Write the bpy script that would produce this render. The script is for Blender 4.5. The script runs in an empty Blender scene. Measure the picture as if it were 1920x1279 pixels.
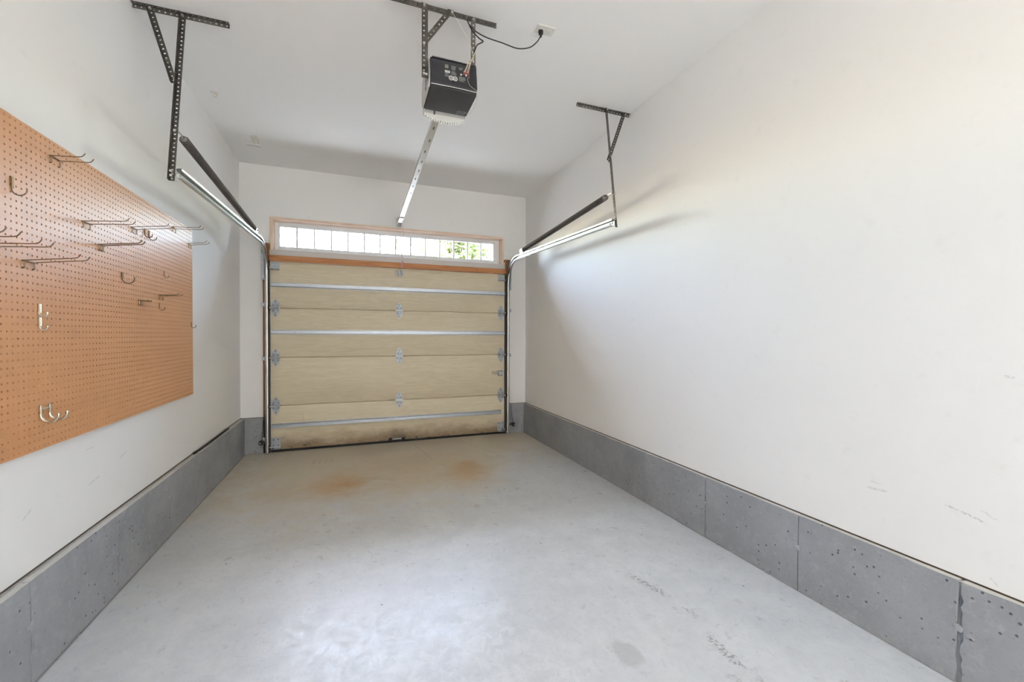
import bpy, math, random
from mathutils import Vector, Matrix, noise as mnoise

random.seed(7)
scene = bpy.context.scene
COL = scene.collection
PI = math.pi

# ------------------------------------------------------------------ room size (metres)
XL, XR, YB, ZC = -1.149, 2.112, 5.180, 3.095      # left wall, right wall, door wall, ceiling
YR = -4.60                                          # rear wall behind the camera
CURB = 0.381                                        # height of the concrete stem wall
PEG_X = -1.127                                      # front face of the pegboard
DOOR_Y = 5.172                                      # inner face of the door sections

# ------------------------------------------------------------------ camera
cam_data = bpy.data.cameras.new('camera')
cam = bpy.data.objects.new('camera', cam_data)
COL.objects.link(cam)
cam_data.sensor_fit = 'HORIZONTAL'
cam_data.sensor_width = 36.0
cam_data.lens = 788.7 / 1920 * 36.0
cam_data.clip_start = 0.02
_yaw, _pit, _rol = 0.3557, -0.0137, 0.0035
_fw = Vector((math.sin(_yaw), math.cos(_yaw), 0)); _rt = Vector((math.cos(_yaw), -math.sin(_yaw), 0)); _up = Vector((0, 0, 1))
_f2 = _fw * math.cos(_pit) + _up * math.sin(_pit); _u2 = _up * math.cos(_pit) - _fw * math.sin(_pit)
_r3 = _rt * math.cos(_rol) + _u2 * math.sin(_rol); _u3 = _u2 * math.cos(_rol) - _rt * math.sin(_rol)
_m = Matrix((_r3, _u3, -_f2)).transposed().to_4x4()
_m.translation = Vector((0, 0, 1.28))
cam.matrix_world = _m
scene.camera = cam

# ------------------------------------------------------------------ sky, sun, exposure
world = bpy.data.worlds.new('sky'); scene.world = world
world.use_nodes = True
_nt = world.node_tree; _nt.nodes.clear()
_o = _nt.nodes.new('ShaderNodeOutputWorld'); _b = _nt.nodes.new('ShaderNodeBackground'); _s = _nt.nodes.new('ShaderNodeTexSky')
_s.sky_type = 'NISHITA'; _s.sun_disc = False
_s.sun_elevation = math.radians(58); _s.sun_rotation = math.radians(-25)
_s.air_density = 1.0; _s.dust_density = 1.6; _s.ozone_density = 1.0
_b.inputs['Strength'].default_value = 13.5
_nt.links.new(_s.outputs[0], _b.inputs[0]); _nt.links.new(_b.outputs[0], _o.inputs[0])

sun_d = bpy.data.lights.new('sun', 'SUN'); sun_d.energy = 40; sun_d.angle = math.radians(0.6); sun_d.color = (1.0, 0.93, 0.82)
sun = bpy.data.objects.new('sun', sun_d); COL.objects.link(sun)
sun.rotation_euler = Vector((0.32, -0.46, -1.35)).to_track_quat('-Z', 'Y').to_euler()

port_d = bpy.data.lights.new('window_portal', 'AREA'); port_d.shape = 'RECTANGLE'; port_d.size = 2.56; port_d.size_y = 0.30
port_d.cycles.is_portal = True
port = bpy.data.objects.new('window_portal', port_d); COL.objects.link(port)
port.location = (0.455, 5.325, 2.365); port.rotation_euler = (-PI / 2, 0, 0)

FILL_LIGHT = 108.0                                         # emission of the added fill lights' tubes
FILL_LIGHT_COL = (1.0, 0.975, 0.95)
scene.view_settings.view_transform = 'Standard'
scene.view_settings.look = 'None'
scene.view_settings.exposure = -0.03
scene.view_settings.gamma = 1.0
scene.view_settings.use_curve_mapping = False
scene.cycles.use_denoising = True
scene.cycles.max_bounces = 8
scene.cycles.diffuse_bounces = 6
scene.cycles.glossy_bounces = 3
scene.cycles.transparent_max_bounces = 8
scene.cycles.adaptive_threshold = 0.12
scene.cycles.adaptive_min_samples = 16
scene.cycles.caustics_reflective = False
scene.cycles.caustics_refractive = False
scene.cycles.sample_clamp_indirect = 12.0


# ================================================================== node helpers
class NT:
    def __init__(s, name):
        s.m = bpy.data.materials.new(name); s.m.use_nodes = True
        s.t = s.m.node_tree; s.t.nodes.clear()
        s.out = s.t.nodes.new('ShaderNodeOutputMaterial')
        s._pos = None

    def n(s, typ, **kw):
        nd = s.t.nodes.new(typ)
        for k, v in kw.items():
            setattr(nd, k, v)
        return nd

    def put(s, sock, v):
        if v is None:
            return
        if hasattr(v, 'links') and hasattr(v, 'is_output'):
            s.t.links.new(v, sock)
        elif sock.type == 'RGBA' and isinstance(v, (tuple, list)) and len(v) == 3:
            sock.default_value = (*v, 1)
        else:
            sock.default_value = v

    def pos(s):
        if s._pos is None:
            s._pos = s.n('ShaderNodeNewGeometry')
        return s._pos.outputs['Position']

    def nrm(s):
        s.pos(); return s._pos.outputs['Normal']

    def xyz(s, v=None):
        d = s.n('ShaderNodeSeparateXYZ'); s.put(d.inputs[0], v or s.pos())
        return d.outputs[0], d.outputs[1], d.outputs[2]

    def math(s, op, a, b=None, c=None, clamp=False):
        d = s.n('ShaderNodeMath', operation=op); d.use_clamp = clamp
        s.put(d.inputs[0], a); s.put(d.inputs[1], b); s.put(d.inputs[2], c)
        return d.outputs[0]

    def scl(s, vec, k):
        d = s.n('ShaderNodeVectorMath', operation='MULTIPLY'); s.put(d.inputs[0], vec); d.inputs[1].default_value = k
        return d.outputs[0]

    def noise(s, scale, detail=3, vec=None, stretch=None, rough=0.55, dist=0.0, col=False):
        d = s.n('ShaderNodeTexNoise')
        v = vec or s.pos()
        if stretch: v = s.scl(v, stretch)
        s.put(d.inputs['Vector'], v)
        d.inputs['Scale'].default_value = scale; d.inputs['Detail'].default_value = detail
        d.inputs['Roughness'].default_value = rough; d.inputs['Distortion'].default_value = dist
        return d.outputs['Color' if col else 'Fac']

    def voro(s, scale, feature='F1', vec=None, rand=1.0):
        d = s.n('ShaderNodeTexVoronoi', feature=feature)
        s.put(d.inputs['Vector'], vec or s.pos()); d.inputs['Scale'].default_value = scale
        d.inputs['Randomness'].default_value = rand
        return d.outputs

    def step(s, v, a, b, lo=0.0, hi=1.0):
        d = s.n('ShaderNodeMapRange', interpolation_type='SMOOTHSTEP')
        s.put(d.inputs[0], v); s.put(d.inputs[1], a); s.put(d.inputs[2], b)
        d.inputs[3].default_value = lo; d.inputs[4].default_value = hi
        return d.outputs[0]

    def mix(s, f, a, b, mode='MIX'):
        d = s.n('ShaderNodeMix', data_type='RGBA', blend_type=mode)
        s.put(d.inputs[0], f); s.put(d.inputs[6], a); s.put(d.inputs[7], b)
        return d.outputs[2]

    def bump(s, h, strength=0.3, dist=0.002, normal=None):
        d = s.n('ShaderNodeBump'); s.put(d.inputs['Height'], h)
        d.inputs['Strength'].default_value = strength; d.inputs['Distance'].default_value = dist
        if normal: s.put(d.inputs['Normal'], normal)
        return d.outputs[0]

    def blob(s, a, b, ca, cb, ra, rb, soft=0.6, wob=None, amp=0.35):
        """soft elliptical stain, 1 inside -> 0 outside; a, b are coordinate sockets"""
        da = s.math('DIVIDE', s.math('SUBTRACT', a, ca), ra); db = s.math('DIVIDE', s.math('SUBTRACT', b, cb), rb)
        r = s.math('SQRT', s.math('ADD', s.math('MULTIPLY', da, da), s.math('MULTIPLY', db, db)))
        if wob is not None:
            r = s.math('ADD', r, s.math('MULTIPLY', s.math('SUBTRACT', wob, 0.5), amp * 2))
        return s.step(r, 1.0, 1.0 - soft)

    def seg(s, a, b, p, q, w, wob=None, amp=0.0):
        """thin mark along the segment p-q in the plane of sockets a, b"""
        dx, dy = q[0] - p[0], q[1] - p[1]; L = math.hypot(dx, dy); ux, uy = dx / L, dy / L
        ra = s.math('SUBTRACT', a, p[0]); rb = s.math('SUBTRACT', b, p[1])
        u = s.math('ADD', s.math('MULTIPLY', ra, ux), s.math('MULTIPLY', rb, uy))
        v = s.math('ADD', s.math('MULTIPLY', ra, -uy), s.math('MULTIPLY', rb, ux))
        if wob is not None:
            v = s.math('ADD', v, s.math('MULTIPLY', s.math('SUBTRACT', wob, 0.5), amp))
        m = s.step(s.math('ABSOLUTE', v), w, w * 0.35)
        e = s.math('MULTIPLY', s.step(u, 0.0, L * 0.15), s.step(u, L, L * 0.75))
        return s.math('MULTIPLY', m, e)

    def bsdf(s, col, rough=0.5, metal=0.0, normal=None, spec=0.5, **kw):
        d = s.n('ShaderNodeBsdfPrincipled')
        s.put(d.inputs['Base Color'], col); s.put(d.inputs['Roughness'], rough); s.put(d.inputs['Metallic'], metal)
        d.inputs['Specular IOR Level'].default_value = spec
        if normal is not None: s.put(d.inputs['Normal'], normal)
        for k, v in kw.items(): s.put(d.inputs[k.replace('_', ' ')], v)
        s.t.links.new(d.outputs[0], s.out.inputs[0])
        return s.m


M = {}


def plain(key, col, rough=0.5, metal=0.0, var=0.12, scale=30, bump=0.0, spec=0.5, **kw):
    k = NT(key); nz = k.noise(scale, 4)
    c2 = tuple(max(0, x * (1 - var)) for x in col); c1 = tuple(min(1, x * (1 + var)) for x in col)
    c = k.mix(nz, c2, c1)
    M[key] = k.bsdf(c, rough, metal, k.bump(nz, bump, 0.001) if bump else None, spec, **kw)
    return M[key]


# ------------------------------------------------------------------ surface materials
def wall_paint(key, side):
    k = NT(key); x, y, z = k.xyz()
    big = k.noise(0.9, 2); fine = k.noise(260, 1); mid = k.noise(14, 2)
    c = k.mix(big, (0.86, 0.85, 0.83), (0.885, 0.878, 0.862))
    c = k.mix(k.step(mid, 0.62, 0.8, 0, 0.12), c, (0.66, 0.64, 0.60))
    marks = []
    w = k.noise(45, 1) if side != 'back' else None
    if side == 'right':
        marks = [((0.930, 0.640), (0.80, 0.612), .0045, .5), ((0.83, .655), (.775, .632), .003, .3), ((1.19, .617), (1.10, .622), .006, .35),
                 ((1.18, .645), (1.12, .648), .003, .25), ((.80, .425), (.775, .40), .003, .3), ((.775, 1.145), (.745, 1.14), .006, .3)]
    elif side == 'left':
        marks = [((2.45, .752), (2.53, .752), .004, .35), ((2.74, .63), (2.82, .655), .004, .4), ((2.47, .585), (2.57, .602), .005, .4),
                 ((2.06, .59), (2.12, .622), .005, .3), ((3.05, .62), (3.09, .66), .004, .25)]
    grit = k.step(k.noise(160, 2), .35, .6) if marks else None
    for p, q, wd, st in marks:
        mk = k.math('MULTIPLY', k.seg(y, z, p, q, wd, w, 0.012), k.math('MULTIPLY', grit, st))
        c = k.mix(mk, c, (0.33, 0.30, 0.27))
    h = k.math('ADD', fine, k.math('MULTIPLY', mid, 0.6))
    M[key] = k.bsdf(c, 0.62, 0, k.bump(h, 0.10, 0.0012), 0.4)


for s_ in ('left', 'right', 'back'):
    wall_paint('wall_paint_' + s_, s_)

k = NT('ceiling_paint'); h = k.noise(180, 3)
M['ceiling_paint'] = k.bsdf(k.mix(k.noise(1.2, 3), (.90, .892, .875), (.92, .915, .90)), 0.75, 0, k.bump(h, .14, .0015), .3)

# floor: sealed light concrete, rust stains and road dirt by the door, scuffs, pits
k = NT('floor_concrete'); x, y, z = k.xyz()
n1 = k.noise(0.8, 2); n2 = k.noise(5, 5, rough=.65); n3 = k.noise(26, 4, rough=.7); n4 = k.noise(3.2, 2, dist=1.2)
streak = k.noise(6, 3, stretch=(1.0, 0.25, 1), rough=.65)
c = k.mix(k.step(n2, .3, .7), (.52, .54, .56), (.60, .62, .635))
c = k.mix(k.step(n1, .35, .7, 0, .55), c, (.585, .60, .63))
c = k.mix(k.step(n3, .40, .80, 0, .30), c, (.43, .44, .45))
c = k.mix(k.step(k.noise(55, 4, rough=.75, stretch=(1, .6, 1)), .42, .80, 0, .30), c, (.42, .43, .44))
c = k.mix(k.step(k.noise(2.6, 6, rough=.7, dist=.4), .40, .80, 0, .40), c, (.47, .485, .50))
c = k.mix(k.step(streak, .55, .75, 0, .3), c, (.65, .665, .675))
yw = k.math('ADD', y, k.math('MULTIPLY', k.math('SUBTRACT', n4, .5), 1.5))
yw = k.math('ADD', yw, k.math('MULTIPLY', k.math('SUBTRACT', n2, .5), .5))
yw = k.math('SUBTRACT', yw, k.math('MULTIPLY', k.step(x, .9, 1.9), .8))
c = k.mix(k.step(yw, 2.85, 4.2, 0, .85), c, (.535, .465, .345))
c = k.mix(k.step(yw, 4.3, 5.1, 0, .45), c, (.46, .41, .33))
rust_n = k.noise(4.2, 4, rough=.65)
for (cx, cy, rx, ry, st, cc) in [(-.13, 3.85, .36, .38, .72, (.46, .26, .10)), (.98, 3.83, .26, .52, .68, (.48, .28, .115)), (.55, 4.0, .95, .85, .45, (.50, .38, .21)),
                                 (-.35, 3.75, .55, .35, .30, (.46, .34, .20)), (1.05, 4.05, .14, .22, .45, (.42, .21, .06)), (-.06, 3.82, .13, .13, .40, (.42, .20, .055))]:
    c = k.mix(k.math('MULTIPLY', k.blob(x, y, cx, cy, rx, ry, .95, rust_n, .5), st), c, cc)
# pale dusty patches along the left kerb, paler mottling mid-floor
dl = k.math('ADD', x, k.math('MULTIPLY', k.math('SUBTRACT', n2, .5), .5))
pale = k.math('MULTIPLY', k.step(dl, -.45, -1.05), k.step(k.noise(9, 6, rough=.75), .44, .62))
c = k.mix(k.math('MULTIPLY', pale, .45), c, (.60, .595, .56))
mot = k.math('MULTIPLY', k.blob(x, y, .36, 1.45, .75, .75, .8, n4, .6), k.step(k.noise(16, 7, rough=.75, dist=.6), .42, .62))
c = k.mix(k.math('MULTIPLY', mot, .42), c, (.74, .755, .78))
# dark scuffs
wv = k.noise(20, 3); gr = k.step(k.noise(70, 3, rough=.8), .46, .58)
for p, q, wd, st in [((1.36, 1.90), (1.45, 1.62), .030, .75), ((1.44, 1.57), (1.46, 1.47), .022, .55), ((1.41, 1.40), (1.40, 1.16), .028, .75),
                     ((1.40, 1.15), (1.39, .95), .03, .7), ((1.70, 1.03), (1.66, .93), .018, .5), ((1.30, 1.20), (1.34, 1.13), .016, .45)]:
    mk = k.math('MULTIPLY', k.seg(x, y, p, q, wd, wv, .07), k.math('MULTIPLY', gr, st))
    c = k.mix(mk, c, (.17, .17, .175))
c = k.mix(k.math('MULTIPLY', k.blob(x, y, 1.026, 1.405, .062, .085, .35, wv, .25), .38), c, (.30, .305, .30))
# tyre-lug prints and thin hairline joints near the door
hn = n2
hl = k.seg(x, y, (.62, 5.12), (.76, 4.15), .006, hn, .04)
hl = k.math('MAXIMUM', hl, k.seg(x, y, (1.13, 5.1), (1.52, 4.0), .005, hn, .04))
c = k.mix(k.math('MULTIPLY', hl, .45), c, (.22, .20, .17))
for i in range(4):
    px = -.40 + i * .055
    c = k.mix(k.math('MULTIPLY', k.seg(x, y, (px, 4.55), (px + .01, 4.72), .012, wv, .01), .35), c, (.27, .25, .22))
# small dark pits
vo = k.voro(7.5); pit = k.math('MULTIPLY', k.step(vo['Distance'], .055, .03), k.step(k.xyz(vo['Color'])[0], .74, .76))
c = k.mix(k.math('MULTIPLY', pit, .8), c, (.08, .075, .07))
# dusty dark joint where slab meets the stem walls
ed = k.math('MAXIMUM', k.step(x, XL + .056, XL + .046), k.step(x, XR - .040, XR - .031))
c = k.mix(k.math('MULTIPLY', ed, .7), c, (.13, .125, .115))
rg = k.math('ADD', .24, k.math('MULTIPLY', k.step(k.noise(17, 8, rough=.8, dist=.5), .30, .70), .20))
rg = k.math('ADD', rg, k.step(yw, 3.2, 4.4, 0, .22))
hh = k.math('ADD', k.math('MULTIPLY', n3, .6), k.math('MULTIPLY', k.noise(120, 1), .25))
M['floor_concrete'] = k.bsdf(c, rg, 0, k.bump(hh, .30, .003), .5)

# stem wall: grey painted concrete front, bare dusty top
k = NT('stem_concrete'); x, y, z = k.xyz(); nx_, ny_, nz_ = k.xyz(k.nrm())
n1 = k.noise(3, 5, rough=.65); n2 = k.noise(30, 5, rough=.7)
c = k.mix(k.step(n1, .3, .7), (.285, .295, .31), (.345, .355, .37))
c = k.mix(k.step(n2, .52, .72, 0, .45), c, (.43, .435, .445))
c = k.mix(k.step(k.noise(75, 5, rough=.75), .54, .70, 0, .45), c, (.20, .205, .215))
vo = k.voro(24); big = k.xyz(vo['Color'])[0]
pit = k.math('MULTIPLY', k.step(vo['Distance'], .15, .07), k.step(big, .55, .57))
vo2 = k.voro(42); pit2 = k.math('MULTIPLY', k.step(vo2['Distance'], .22, .10), k.step(k.xyz(vo2['Color'])[1], .80, .82))
pits = k.math('MAXIMUM', pit, pit2)
c = k.mix(k.math('MULTIPLY', pits, .8), c, (.07, .07, .075))
base = k.math('MULTIPLY', k.step(k.math('ADD', z, k.math('MULTIPLY', n1, .06)), .085, .03), k.step(k.noise(40, 5, rough=.75), .45, .62))
c = k.mix(k.math('MULTIPLY', base, .45), c, (.40, .39, .36))
top = k.step(nz_, .35, .75)
c = k.mix(top, c, k.mix(n2, (.44, .42, .38), (.62, .60, .56)))
M['stem_concrete'] = k.bsdf(c, .72, 0, k.bump(k.math('SUBTRACT', k.math('MULTIPLY', n2, .5), pits), .8, .005), .35)

# tempered hardboard pegboard, smooth semi-gloss
k = NT('hardboard'); n1 = k.noise(2.0, 4); n2 = k.noise(320, 2)
c = k.mix(n1, (.58, .275, .115), (.65, .325, .145)); c = k.mix(k.step(n2, .5, .75, 0, .25), c, (.50, .23, .095))
M['hardboard'] = k.bsdf(c, .38, 0, k.bump(n2, .04, .0006), 1.0)

# garage-door steel skin: beige, embossed wood grain, dirt at the bottom
k = NT('door_skin'); x, y, z = k.xyz()
grain = k.noise(18, 6, stretch=(.18, 1, 2.6), rough=.62, dist=1.6); grain2 = k.noise(70, 4, stretch=(.08, 1, 1.6))
c = k.mix(k.step(grain, .38, .66), (.63, .55, .395), (.71, .635, .47))
c = k.mix(k.step(grain2, .5, .72, 0, .30), c, (.55, .47, .325))
c = k.mix(k.step(k.noise(1.3, 4), .40, .7, 0, .35), c, (.69, .60, .44))
dz = k.math('ADD', z, k.math('MULTIPLY', k.math('SUBTRACT', k.noise(6, 5, stretch=(.5, 1, 1), rough=.7), .5), .34))
c = k.mix(k.step(dz, .24, .02, 0, .85), c, (.245, .165, .095))
c = k.mix(k.math('MULTIPLY', k.step(dz, .10, .0), k.step(k.noise(26, 4, rough=.7), .5, .66)), c, (.10, .065, .04))
c = k.mix(k.math('MULTIPLY', k.blob(x, z, .46, .05, .22, .16, .9, k.noise(10, 4), .5), .6), c, (.15, .11, .075))
M['door_skin'] = k.bsdf(c, .48, 0, k.bump(k.math('ADD', grain, k.math('MULTIPLY', grain2, .5)), .35, .003), .45)

k = NT('fir_wood'); g = k.noise(14, 5, stretch=(.12, 1, 3), dist=1.5); kn = k.voro(3.0, vec=k.scl(k.pos(), (1, .3, 3)))
c = k.mix(k.step(g, .35, .68), (.40, .155, .05), (.54, .25, .10))
c = k.mix(k.math('MULTIPLY', k.step(kn['Distance'], .10, .04), .6), c, (.20, .06, .02))
M['fir_wood'] = k.bsdf(c, .5, 0, k.bump(g, .15, .001), .35)
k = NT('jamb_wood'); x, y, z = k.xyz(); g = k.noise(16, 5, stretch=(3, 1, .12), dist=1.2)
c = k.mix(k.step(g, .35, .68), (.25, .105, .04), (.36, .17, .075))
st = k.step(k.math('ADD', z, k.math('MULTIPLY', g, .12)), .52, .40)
c = k.mix(k.math('MULTIPLY', st, .93), c, (.022, .019, .017))  # dark gap beside the track foot painted into the jamb colour
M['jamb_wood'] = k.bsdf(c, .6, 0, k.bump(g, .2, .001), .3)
k = NT('casing_wood'); g = k.noise(14, 5, stretch=(.15, 1, .15), dist=1.2)
M['casing_wood'] = k.bsdf(k.mix(k.step(g, .35, .68), (.76, .57, .43), (.85, .69, .55)), .5, 0, k.bump(g, .1, .001), .35)

plain('apron_paint', (.62, .585, .55), .55, 0, .06, 8)
plain('vinyl_white', (.86, .86, .86), .35, 0, .02)
plain('galvanised', (.40, .43, .47), .42, .9, .16, 22, .05)
plain('track_steel', (.58, .58, .565), .40, 1.0, .18, 16, .05)
plain('hinge_zinc', (.42, .45, .49), .52, .75, .15, 30, .05)
plain('angle_steel', (.105, .096, .082), .52, .65, .22, 40, .06)
plain('angle_steel_light', (.17, .16, .14), .50, .65, .22, 40, .06)
plain('bolt_zinc', (.62, .61, .57), .35, .9, .1)
plain('spring_steel', (.17, .16, .15), .45, .7, .25, 60)
plain('rail_steel', (.58, .58, .57), .32, .9, .18, 12, .05)
plain('hook_wire', (.27, .19, .105), .38, .9, .18, 60)
plain('hook_wire_bright', (.66, .62, .52), .25, .95, .12, 60)
plain('black_plastic', (.022, .022, .026), .42, 0, .15, 14)
plain('charcoal_plastic', (.05, .052, .055), .5, 0, .12, 10)
plain('black_rubber', (.014, .013, .013), .65, 0, .2, 20)
plain('label_grey', (.20, .205, .20), .5, 0, .25, 180)
plain('label_white', (.66, .66, .63), .5, 0, .08, 180)
plain('label_green', (.30, .32, .22), .5, 0, .25, 180)
plain('red_plastic', (.20, .05, .045), .4, 0, .1)
plain('pull_red', (.62, .22, .24), .45, 0, .1)
plain('chassis_metal', (.60, .59, .57), .4, .7, .08, 12)
plain('cream_wire', (.66, .60, .46), .5, 0, .05)
plain('cream_plastic', (.74, .73, .68), .45, 0, .03)
plain('socket_dark', (.25, .25, .23), .5, 0, .05)
plain('dark_strip', (.045, .03, .02), .6, 0, .3, 25, .1)
plain('dark_sill', (.13, .095, .06), .75, 0, .4, 25, .2)
plain('bark', (.10, .075, .05), .9, 0, .3, 20, .5)
plain('driveway', (.46, .43, .38), .85, 0, .12, 3, .2)
plain('soffit', (.74, .72, .68), .7, 0, .04)
plain('siding', (.52, .50, .45), .7, 0, .05)
plain('rear_wall_paint', (.80, .785, .755), .7, 0, .02, 4)
plain('fill_light_body', (.82, .82, .80), .4, 0, .02)
k = NT('leaf_green'); g = k.noise(3, 4)
M['leaf_green'] = k.bsdf(k.mix(g, (.13, .16, .055), (.34, .33, .13)), .55, 0, None, .3)
k = NT('lens_plastic'); M['lens_plastic'] = k.bsdf(k.mix(k.noise(20, 2), (.80, .80, .74), (.86, .86, .80)), .25, 0, None, .5, Transmission_Weight=.12)
k = NT('fill_light_glow'); e = k.n('ShaderNodeEmission'); e.inputs[0].default_value = (*FILL_LIGHT_COL, 1); e.inputs[1].default_value = FILL_LIGHT
k.t.links.new(e.outputs[0], k.out.inputs[0]); M['fill_light_glow'] = k.m
# window glass: clear pane with a fresnel reflection
k = NT('window_glass'); tr = k.n('ShaderNodeBsdfTransparent'); gl = k.n('ShaderNodeBsdfGlossy'); fr = k.n('ShaderNodeFresnel'); mx = k.n('ShaderNodeMixShader')
tr.inputs[0].default_value = (.93, .95, .95, 1); gl.inputs['Roughness'].default_value = .02; fr.inputs['IOR'].default_value = 1.45
k.t.links.new(fr.outputs[0], mx.inputs[0]); k.t.links.new(tr.outputs[0], mx.inputs[1]); k.t.links.new(gl.outputs[0], mx.inputs[2]); k.t.links.new(mx.outputs[0], k.out.inputs[0])
M['window_glass'] = k.m


# ================================================================== mesh helpers
def V(*a):
    return Vector(a)


class MB:
    def __init__(s):
        s.v = []; s.f = []

    def add(s, vs, fs):
        o = len(s.v); s.v += [tuple(p) for p in vs]; s.f += [tuple(i + o for i in f) for f in fs]
        return s

    def box(s, x0, x1, y0, y1, z0, z1, bev=0.0):
        if bev <= 0:
            p = [(x, y, z) for z in (z0, z1) for y in (y0, y1) for x in (x0, x1)]
            return s.add(p, [(0, 2, 3, 1), (4, 5, 7, 6), (0, 1, 5, 4), (2, 6, 7, 3), (0, 4, 6, 2), (1, 3, 7, 5)])
        b = min(bev, (x1 - x0) / 2.01, (y1 - y0) / 2.01, (z1 - z0) / 2.01)
        # chamfered box: three faces per corner
        p = []; idx = {}
        for sx, xx in ((0, x0), (1, x1)):
            for sy, yy in ((0, y0), (1, y1)):
                for sz, zz in ((0, z0), (1, z1)):
                    ix, iy, iz = (b if sx == 0 else -b), (b if sy == 0 else -b), (b if sz == 0 else -b)
                    idx[sx, sy, sz, 'x'] = len(p); p.append((xx, yy + iy, zz + iz))
                    idx[sx, sy, sz, 'y'] = len(p); p.append((xx + ix, yy, zz + iz))
                    idx[sx, sy, sz, 'z'] = len(p); p.append((xx + ix, yy + iy, zz))
        f = []
        for sx in (0, 1):
            q = [idx[sx, a, c, 'x'] for a, c in ((0, 0), (1, 0), (1, 1), (0, 1))]; f.append(q if sx else q[::-1])
        for sy in (0, 1):
            q = [idx[a, sy, c, 'y'] for a, c in ((0, 0), (1, 0), (1, 1), (0, 1))]; f.append(q[::-1] if sy else q)
        for sz in (0, 1):
            q = [idx[a, c, sz, 'z'] for a, c in ((0, 0), (1, 0), (1, 1), (0, 1))]; f.append(q if sz else q[::-1])
        for sx in (0, 1):
            for sy in (0, 1):
                f.append([idx[sx, sy, 0, 'x'], idx[sx, sy, 1, 'x'], idx[sx, sy, 1, 'y'], idx[sx, sy, 0, 'y']][:: (1 if sx != sy else -1)])
            for sz in (0, 1):
                f.append([idx[sx, 0, sz, 'x'], idx[sx, 1, sz, 'x'], idx[sx, 1, sz, 'z'], idx[sx, 0, sz, 'z']][:: (-1 if sx != sz else 1)])
        for sy in (0, 1):
            for sz in (0, 1):
                f.append([idx[0, sy, sz, 'y'], idx[1, sy, sz, 'y'], idx[1, sy, sz, 'z'], idx[0, sy, sz, 'z']][:: (1 if sy != sz else -1)])
        for sx in (0, 1):
            for sy in (0, 1):
                for sz in (0, 1):
                    t = [idx[sx, sy, sz, a] for a in 'xyz']; f.append(t if (sx + sy + sz) % 2 else t[::-1])
        return s.add(p, f)

    def tube(s, pts, r, seg=8, cap=True, closed=False):
        pts = [Vector(p) for p in pts]; n = len(pts); rs = r if isinstance(r, (list, tuple)) else [r] * n
        o = len(s.v); prev = None
        for i, p in enumerate(pts):
            a = pts[i - 1] if (i > 0 or closed) else p; b = pts[(i + 1) % n] if (i < n - 1 or closed) else p
            t = (b - a).normalized()
            if prev is None:
                u = t.orthogonal().normalized()
            else:
                u = (prev - t * prev.dot(t))
                u = u.normalized() if u.length > 1e-6 else t.orthogonal().normalized()
            prev = u; w = t.cross(u)
            for j in range(seg):
                an = 2 * PI * j / seg
                s.v.append(tuple(p + (u * math.cos(an) + w * math.sin(an)) * rs[i]))
        for i in range(n if closed else n - 1):
            a = o + i * seg; b = o + ((i + 1) % n) * seg
            for j in range(seg):
                s.f.append((a + j, a + (j + 1) % seg, b + (j + 1) % seg, b + j))
        if cap and not closed:
            s.f.append(tuple(o + j for j in range(seg))[::-1]); s.f.append(tuple(o + (n - 1) * seg + j for j in range(seg)))
        return s

    def cyl(s, a, b, r, seg=12):
        return s.tube([a, b], r, seg)

    def prism(s, outline, axis_o, u, v, w, t):
        """outline [(a, b)] in plane (u, v) at origin axis_o, extruded by t along w"""
        o = Vector(axis_o); u = Vector(u); v = Vector(v); w = Vector(w); n = len(outline)
        A = [o + u * a + v * b for a, b in outline]; B = [p + w * t for p in A]
        return s.add(A + B, [tuple(range(n))[::-1], tuple(range(n, 2 * n))] + [(i, (i + 1) % n, n + (i + 1) % n, n + i) for i in range(n)])

    def lathe(s, o, axis, prof, seg=16):
        """prof [(r, h)] along axis from o"""
        o = Vector(o); t = Vector(axis).normalized(); u = t.orthogonal().normalized(); w = t.cross(u); b = len(s.v); n = len(prof)
        for r, h in prof:
            for j in range(seg):
                an = 2 * PI * j / seg
                s.v.append(tuple(o + t * h + (u * math.cos(an) + w * math.sin(an)) * r))
        for i in range(n - 1):
            for j in range(seg):
                s.f.append((b + i * seg + j, b + i * seg + (j + 1) % seg, b + (i + 1) * seg + (j + 1) % seg, b + (i + 1) * seg + j))
        s.f.append(tuple(b + j for j in range(seg))[::-1]); s.f.append(tuple(b + (n - 1) * seg + j for j in range(seg)))
        return s

    def perf(s, o, u, v, w, length, width, th, pitch=.0254, ru=.0052, rv=.0052, off=0.5):
        """flat steel strip with a row of holes: runs along u, width along v, thickness along w"""
        o = Vector(o); u = Vector(u).normalized(); v = Vector(v).normalized(); w = Vector(w).normalized()
        n = max(1, int(length / pitch)); p = length / n
        for i in range(n):
            c = [(0, 0), (p / 2, 0), (p, 0), (p, width / 2), (p, width), (p / 2, width), (0, width), (0, width / 2)]
            hcx, hcy = p / 2, width * off
            hole = [(hcx + ru * math.cos(a), hcy + rv * math.sin(a)) for a in [PI * 1.25 + q * PI / 4 for q in range(8)]]
            b = len(s.v)
            for d in (0, th):
                for a_, b_ in c + hole:
                    s.v.append(tuple(o + u * (i * p + a_) + v * b_ + w * d))
            for q in range(8):
                r = (q + 1) % 8
                s.f.append((b + q, b + 8 + q, b + 8 + r, b + r))
                s.f.append((b + 16 + q, b + 16 + r, b + 24 + r, b + 24 + q))
                s.f.append((b + 8 + q, b + 24 + q, b + 24 + r, b + 8 + r))
            for q in (0, 1, 4, 5):
                s.f.append((b + q, b + q + 1, b + 17 + q, b + 16 + q))
            if i == 0:
                s.f += [(b + 6, b + 7, b + 23, b + 22), (b + 7, b + 0, b + 16, b + 23)]
            if i == n - 1:
                s.f += [(b + 2, b + 3, b + 19, b + 18), (b + 3, b + 4, b + 20, b + 19)]
        return s

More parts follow.
